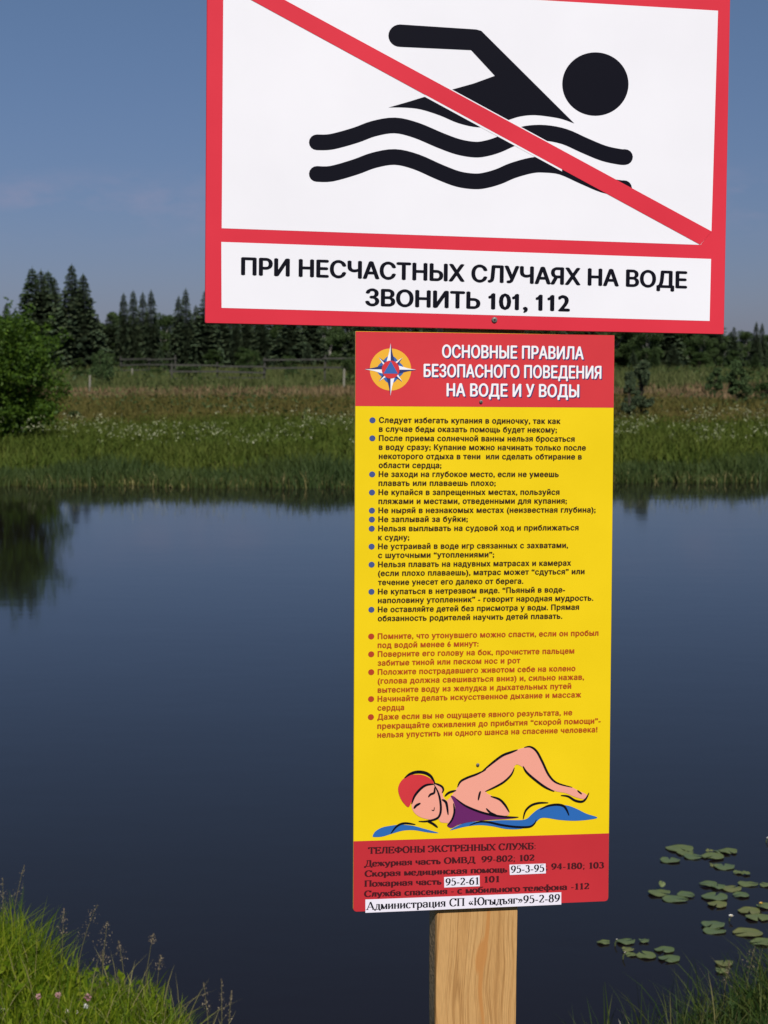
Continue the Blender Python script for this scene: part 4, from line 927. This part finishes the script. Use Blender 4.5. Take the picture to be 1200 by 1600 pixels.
# white blossom: small clusters of petals on the tips
nc = 4600
x, y, z = scatter(nc, -18, 18, 3.4, 13.5, pw=.9)
keep = noise2(x, y * .6, 1.1, 12) + rng.uniform(-.22, .22, nc) > .12
x, y, z = x[keep], y[keep], z[keep]
hh_ = rng.uniform(.32, .62, len(x)); P = []
for a_, b_, c_, h_ in zip(x, y, z, hh_):
    k = rng.integers(3, 9); P.append(np.stack([a_ + rng.normal(0, .035, k), b_ + rng.normal(0, .03, k), c_ + h_ + rng.normal(0, .03, k)], -1))
P = np.concatenate(P); V, Fc = leaf_cloud(P, .021, rng)
o = link('meadow_flowers', np_mesh('meadow_flowers', V, Fc, M['blossom'], np.full(len(Fc), 4)), kind='stuff')
# near bank, left: bright lush grass; right: darker sedge
def near(n, x0, x1, dmax, hfun, w, m, name, pw=1.0, d0=-.12):
    x = rng.uniform(x0, x1, n); d = d0 + (dmax - d0) * rng.uniform(0, 1, n) ** pw
    y = shore_near(x) - d; z = np.maximum(ground_z(x, y), -.06)
    h = hfun(x, y, d) * rng.uniform(.45, 1.15, n)
    return blades(name, x, y, z, h, w * rng.uniform(.6, 1.3, n), rng.uniform(.08, .75, n), m, seg=4, bend=.45)
near(30000, -3.6, -.28, 1.6, lambda x, y, d: (.10 + .14 * np.clip((-x - .35) / .9, 0, 1)) * .98 * (1 + .45 * noise2(x, y, 6, 3)), .0055, 'grass', 'bank_grass')
near(16000, .58, 3.6, 1.6, lambda x, y, d: (.10 + .17 * np.clip((x - .6) / .7, 0, 1)) * (1 + .4 * noise2(x, y, 5, 4)), .0050, 'grassd', 'bank_sedge')
near(5000, -.5, .9, 1.5, lambda x, y, d: .10 + 0 * x, .005, 'grassd', 'bank_grass', d0=.1)
near(1500, -3.2, -.45, 1.4, lambda x, y, d: .22 + 0 * x, .0035, 'straw', 'dry_grass')
near(800, .7, 3.2, 1.4, lambda x, y, d: .24 + 0 * x, .0035, 'straw', 'dry_grass')
for x0, x1, mk, nn in ((-3.2, -.5, 'grass', 5200), (.9, 3.2, 'grassd', 2500)):
    x = rng.uniform(x0, x1, nn); y = shore_near(x) - rng.uniform(.12, 1.5, nn); kp = noise2(x, y, 5, 41) > .05; x, y = x[kp], y[kp]
    P = np.stack([x, y, ground_z(x, y) + rng.uniform(.03, .15, len(x))], -1); V, Fc = leaf_cloud(P, .015, rng, up=0)
    link('bank_weeds', np_mesh('bank_weeds', V, Fc, M[mk], np.full(len(Fc), 4)), kind='stuff')
near(700, .55, 1.6, .35, lambda x, y, d: .26 + 0 * x, .0035, 'grassd', 'bank_sedge', d0=-.35)
x = rng.uniform(-3.5, 3.5, 16000); y = rng.uniform(.2, 3.6, 16000); z = ground_z(x, y)
blades('bank_grass', x, y, z, .10 * rng.uniform(.5, 1.2, len(x)), .006, rng.uniform(.1, .8, len(x)), 'grass')

# seed-bearing stalks on the left bank, each its own plant
def curve_tube(P, r0, r1, n=4):
    P = [Vector(p) for p in P]; V = []; Fc = []
    for k, p in enumerate(P):
        r = r0 + (r1 - r0) * k / (len(P) - 1)
        for q in range(n):
            a = 2 * math.pi * q / n; V.append(p + Vector((r * math.cos(a), r * math.sin(a), 0)))
    for k in range(len(P) - 1):
        for q in range(n): Fc.append((k * n + q, k * n + (q + 1) % n, (k + 1) * n + (q + 1) % n, (k + 1) * n + q))
    return V, Fc
def stalk(px, py, hl, wl, lab, seed, lean=0, side='left', m='seed', Yoff=0.0, dens=75):
    rr = np.random.default_rng(seed); x = (px - 600) / F * 5.5
    Yd = float(shore_near(x)) - .12 - Yoff; top = at_depth(px, py, Yd); bx = top.x - lean; g = gz(bx, Yd)
    o = thing('grass_stalk', lab, 'grass stalk', (bx, Yd, g), group='seed-bearing grass stalks on the near bank')
    H = top.z - g; path = [(lean * (t ** 2.2), 0, H * t) for t in np.linspace(0, 1, 9)]
    link('stem', mesh('stem', *curve_tube(path, .0013, .0005), M['straw']), o)
    P = []
    for k in range(dens):
        t = rr.uniform(0, 1); c = Vector((lean * ((1 - hl / H * (1 - t)) ** 2.2), 0, H - hl * (1 - t)))
        w = wl * 1.25 * (1.0 - t) ** .7 * rr.uniform(.05, 1); a = rr.uniform(0, 6.28)
        P.append((c.x + w * math.cos(a), c.y + w * math.sin(a), c.z + w * .5))
    V, Fc = leaf_cloud(np.array(P), .0030, rr, up=1.2)
    link('seed_head', np_mesh('seed_head', V, Fc, M[m], np.full(len(Fc), 4)), o)
for k, a in enumerate([(38, 1352, .13, .02, 'tallest grass stalk with a drooping seed head at the left edge of the bank', .05), (4, 1372, .13, .022, 'stalk with a brown seed head cut by the left edge of the picture', .0),
                       (152, 1414, .11, .04, 'arching stalk with a loose pinkish seed head, middle of the left bank', .07), (168, 1440, .09, .035, 'loose brown panicle just right of the arching stalk', .02),
                       (100, 1420, .09, .02, 'thin dark stalk between the tallest and the arching one', .01), (240, 1459, .035, .016, 'stalk with a single pale tuft-like head over the open water', .03),
                       (185, 1470, .08, .028, 'faint brown panicle above the grass left of the pale tuft', -.02), (252, 1492, .05, .02, 'small dark panicle just below the pale tuft', .02), (160, 1485, .05, .028, 'short yellowish panicle low in the bank grass', .0),
                       (318, 1535, .09, .012, 'left one of the three narrow seed heads ending the left bank', -.015), (346, 1530, .10, .012, 'middle, tallest of the three narrow seed heads ending the left bank', .0), (362, 1548, .09, .010, 'right one of the three narrow seed heads ending the left bank', .012),
                       (1140, 1500, .07, .012, 'brown sedge head among the lily pads on the right bank', .02), (1180, 1478, .09, .03, 'feathery olive seed head at the right edge by the lily pads', .03)]):
    stalk(a[0], a[1], a[2], a[3], a[4], 50 + k, a[5])
# arching bare grass blades over the water
def long_blade(px0, py0, px1, py1, arc_, lab, m, w=.004):
    x = (px0 - 600) / F * 5.3; Yd = float(shore_near(x)) - .03; p0 = at_depth(px0, py0, Yd); p1 = at_depth(px1, py1, Yd - .05); g = gz(p0.x, Yd); p0.z = g
    V = []; Fc = []; n = 10
    for k in range(n + 1):
        t = k / n; c = p0.lerp(p1, t) + Vector((0, 0, arc_ * 4 * t * (1 - t))) ; ww = w * (1 - t ** 2) / 2 + .0003
        V += [c - p0 + Vector((-ww, -ww * .3, 0)), c - p0 + Vector((ww, ww * .3, 0))]
        if k: Fc.append((2 * k - 2, 2 * k - 1, 2 * k + 1, 2 * k))
    o = link('bent_grass', mesh('bent_grass', V, Fc, M[m])); o.location = p0; tag(o, lab, 'grass blade')
long_blade(948, 1660, 943, 1540, .02, 'thin pale blade standing in the water, left of the right sedge clump', 'grassd')
long_blade(962, 1660, 945, 1534, .02, 'thin blade bending left over the water, left of the right sedge clump', 'grassd', .005)
long_blade(1000, 1640, 1003, 1534, .0, 'upright pale blade at the left end of the right sedge clump', 'grassd', .003)
long_blade(985, 1640, 966, 1592, .04, 'curled whitish dead blade at the foot of the right sedge clump', 'cream', .004)
long_blade(228, 1560, 268, 1512, .03, 'green blade arching right over the water at the middle of the left bank', 'grass')
long_blade(232, 1570, 270, 1530, .03, 'lower green blade arching right over the water at the middle of the left bank', 'grass')
long_blade(45, 1480, 95, 1422, .05, 'green blade arching right beside the tallest stalk on the left bank', 'grass')
# clover heads
def ball(r, n1, n2, c=(0, 0, 0)):
    V = [(c[0], c[1], c[2] - r)]; Fc = []
    for a in range(1, n1):
        for b in range(n2): V.append((c[0] + r * math.sin(math.pi * a / n1) * math.cos(6.2832 * b / n2), c[1] + r * math.sin(math.pi * a / n1) * math.sin(6.2832 * b / n2), c[2] - r * math.cos(math.pi * a / n1)))
    V.append((c[0], c[1], c[2] + r)); e = len(V) - 1
    Fc += [(0, 1 + (b + 1) % n2, 1 + b) for b in range(n2)]
    for a in range(n1 - 2):
        for b in range(n2): Fc.append((1 + a * n2 + b, 1 + a * n2 + (b + 1) % n2, 1 + (a + 1) * n2 + (b + 1) % n2, 1 + (a + 1) * n2 + b))
    Fc += [(e, 1 + (n1 - 2) * n2 + b, 1 + (n1 - 2) * n2 + (b + 1) % n2) for b in range(n2)]
    return V, Fc
for k, (px, py, r, m, lab) in enumerate([(91, 1555, .0085, 'clover', 'bright pink clover head left of the pair in the lower left grass'), (137, 1558, .011, 'clover', 'larger pale pink clover head above the white one in the lower left grass'),
                                   (134, 1572, .007, 'petalw', 'small white clover head below the larger pink one'), (60, 1557, .008, 'clover', 'dull pink clover head, leftmost in the lower left grass'), (103, 1580, .007, 'cream', 'cream clover head low between the pink ones'),
                                   (119, 1581, .006, 'cream', 'tiny cream clover head beside the other cream one'), (3, 1577, .008, 'cream', 'cream clover head at the left edge of the picture'), (100, 1597, .007, 'clover', 'pink clover head touching the bottom edge of the picture')]):
    Yd = 4.62 if px > 50 else 4.7; top = at_depth(px, py, Yd); g = gz(top.x, Yd)
    if top.z < g + .05: top.z = g + .08
    o = thing('clover', lab, 'clover', (top.x, Yd, g), group='clover flowers in the left bank grass'); H = top.z - g
    link('stem', mesh('stem', *curve_tube([(0, 0, 0), (.004, 0, H * .5), (0, 0, H)], .001, .0008), M['stem']), o)
    rr = np.random.default_rng(k); d = rr.normal(size=(70, 3)); d /= np.linalg.norm(d, axis=1)[:, None]; V, Fc = leaf_cloud(d * r * .75 + np.array([0, 0, H]), r * .45, rr, up=.4)
    link('flower_head', np_mesh('flower_head', V, Fc, M[m], np.full(len(Fc), 4)), o)

# ------------------------------------------------------------------ lily pads
PADS = [(1061.9, 1323.9, 20, 'upper left pad of the topmost cluster'), (1070, 1331, 12, 'small pad tucked under the upper left one of the topmost cluster'), (1082, 1336.5, 13, 'lower right pad of the topmost left trio'),
 (1046.7, 1342.3, 14.5, 'lone oval pad left of the topmost cluster'), (1109, 1328, 6, 'tiny pad at the top of the upper right group'), (1114, 1336.7, 16.5, 'widest pad at the lower left of the upper right group'),
 (1138, 1329, 13, 'right pad of the upper right group'), (1124, 1328, 8, 'small pad in the middle of the upper right group'), (1131, 1352, 15, 'oval pad alone under the upper right group'), (1115, 1350, 6, 'tiny pad touching the left of the lone oval one'),
 (1153, 1361.5, 7, 'thin sliver of a pad, left one of two below the upper right group'), (1165, 1363.2, 7, 'thin sliver of a pad, right one of two below the upper right group'), (1106.7, 1380, 13, 'leftmost pad of the middle chain'), (1122, 1384.5, 10, 'second pad from the left in the middle chain'),
 (1142, 1386, 15, 'large rounded pad in the centre of the middle chain'), (1168.5, 1379, 15, 'long flat pad right of centre in the middle chain'), (1197.7, 1381, 10, 'pad of the middle chain cut by the right edge'), (1158, 1396.7, 12, 'pad below the right of the large rounded one'),
 (1117, 1399.7, 19, 'broad pad under the left end of the middle chain'), (1120.7, 1411.8, 14, 'pad directly under the broad one of the middle chain'), (1029.7, 1393.9, 16, 'left pad of the group between the board and the middle chain'), (1034, 1387, 5, 'small upturned pad on the left group'),
 (1054.9, 1402.5, 19, 'large notched pad at the bottom of the group left of the middle chain'), (1072, 1396, 13, 'right pad of the group left of the middle chain'), (1170.8, 1421.6, 16, 'pad above the yellow flower'), (1195, 1414, 12, 'pad at the right edge above the yellow flower'),
 (1184, 1432, 18, 'broad pad behind the yellow flower'), (1113.6, 1443.5, 17, 'upper flat pad left of the white flower'), (1116, 1452, 17, 'lower flat pad left of the white flower'), (1168.5, 1455, 22, 'largest round pad, right of the white flower'),
 (1192, 1470, 18, 'pad at the right edge below the largest one'), (943, 1470.6, 9.5, 'leftmost small pad nearest the lower board'), (977.6, 1469.4, 13.5, 'second pad from the lower board, with a white speck'), (1006, 1468.5, 7.5, 'small pad right of the one with the white speck'),
 (981, 1482.5, 9, 'small pad below the one with the white speck'), (986, 1489, 8, 'lowest small pad near the lower board'), (1009.8, 1490.5, 14.6, 'flat oval pad in the middle of the nearest left group'), (1038.5, 1482, 14.6, 'upper right oval pad of the nearest left group'),
 (1045.5, 1496, 15.7, 'lower right pointed pad of the nearest left group'), (1131, 1503, 13, 'pad just above the sedge under the white flower'), (1127.6, 1515, 9.5, 'pad half hidden in the sedge under the white flower')]
for k, (px, py, rx, lab) in enumerate(PADS):
    p = at_z(px, py, .008); R_ = 1.1 * rx * p.y / F; rr = random.Random(k); n = 26; notch = rr.uniform(0, 6.28); zc_ = .0006 * (k % 7)
    asp = rr.uniform(.8, 1.05); V = [(0, 0, .001)]; m_ = []
    for ring, f in ((0, .5), (1, .9), (2, 1.0)):
        for q in range(n):
            a = notch + .16 + (6.2832 - .32) * q / (n - 1); r = R_ * f * (1 + .035 * math.sin(3 * a + k) + .02 * math.sin(7 * a))
            V.append((r * math.cos(a), r * math.sin(a) * asp, (0, 0, .0015)[ring] + .002 * math.sin(2 * a + k) * f * f + (.0 if ring < 2 else .0012 * math.sin(5 * a + k))))
    for q in range(n): V.append((V[1 + 2 * n + q][0] * .99, V[1 + 2 * n + q][1] * .99, V[1 + 2 * n + q][2] - .002))
    Fc = [(0, 1 + q, 2 + q) for q in range(n - 1)]
    for l in range(3):
        for q in range(n - 1): Fc.append((1 + l * n + q, 1 + (l + 1) * n + q, 2 + (l + 1) * n + q, 2 + l * n + q))
    o = link('lily_pad', mesh('lily_pad', V, Fc, M[('pad', 'pad_d', 'pad', 'pad_y', 'pad_d')[k * 7 % 5]], True)); o.location = (p.x, p.y, zc_ + .0032); tag(o, 'lily pad, ' + lab, 'lily pad', 'lily pads floating off the right bank')
    if rx == 5: o.rotation_euler = (.9, 0, .4); o.location.z += .02
def water_flower(px, py, Yd, r, m, name, lab, stem=True):
    if Yd is None: Yd = at_z(px, py, .024).y
    t = at_depth(px, py, Yd); o = thing(name, lab, 'flower', (t.x, Yd, 0)); H = max(.02, t.z)
    link('stem', mesh('stem', *curve_tube([(-.01, 0, -.08), (-.006, 0, H * .4), (0, 0, H - r * .5)], .0028, .0022), M['stem']), o)
    for ring, (np_, tilt, s) in enumerate([(6, .55, 1.0), (5, .95, .8)]):
        for k in range(np_):
            a = 6.2832 * k / np_ + ring * .4; ca, sa = math.cos(a), math.sin(a); V = []
            for t_, w_ in ((0, .15), (.4, .42), (.75, .36), (1, .03)):
                rad = r * s * math.sin(min(1.5, t_ * 1.3)) * math.cos(tilt * .8); zz = H - r * .5 + r * 1.2 * s * t_ * math.sin(tilt)
                for sg in (-1, 1): V.append((ca * rad - sa * w_ * r * sg * .8, sa * rad + ca * w_ * r * sg * .8, zz))
            link('petal', mesh('petal', V, [(0, 1, 3, 2), (2, 3, 5, 4), (4, 5, 7, 6)], M[m], True), o)
    V, Fc = ball(r * .35, 5, 8, (0, 0, H - r * .2)); link('flower_centre', mesh('flower_centre', V, Fc, M['petaly'], True), o)
water_flower(1142, 1451, 6.15, .011, 'petalw', 'white_water_flower', 'small white blossom on a stalk beside the largest lily pad')
water_flower(1188.5, 1438.5, 6.3, .008, 'petaly', 'yellow_water_lily', 'small yellow water lily bud at the right edge among the pads')
water_flower(1199, 1360, 7.2, .008, 'petalw', 'white_water_flower', 'white blossom cut by the right edge, above the middle chain of pads')
water_flower(964, 1467.5, None, .0035, 'petalw', 'white_water_flower', 'tiny white floating blossom on the pad near the lower board')
water_flower(976.5, 1488, None, .0035, 'petalw', 'white_water_flower', 'tiny white floating blossom at the lowest small pad near the lower board')
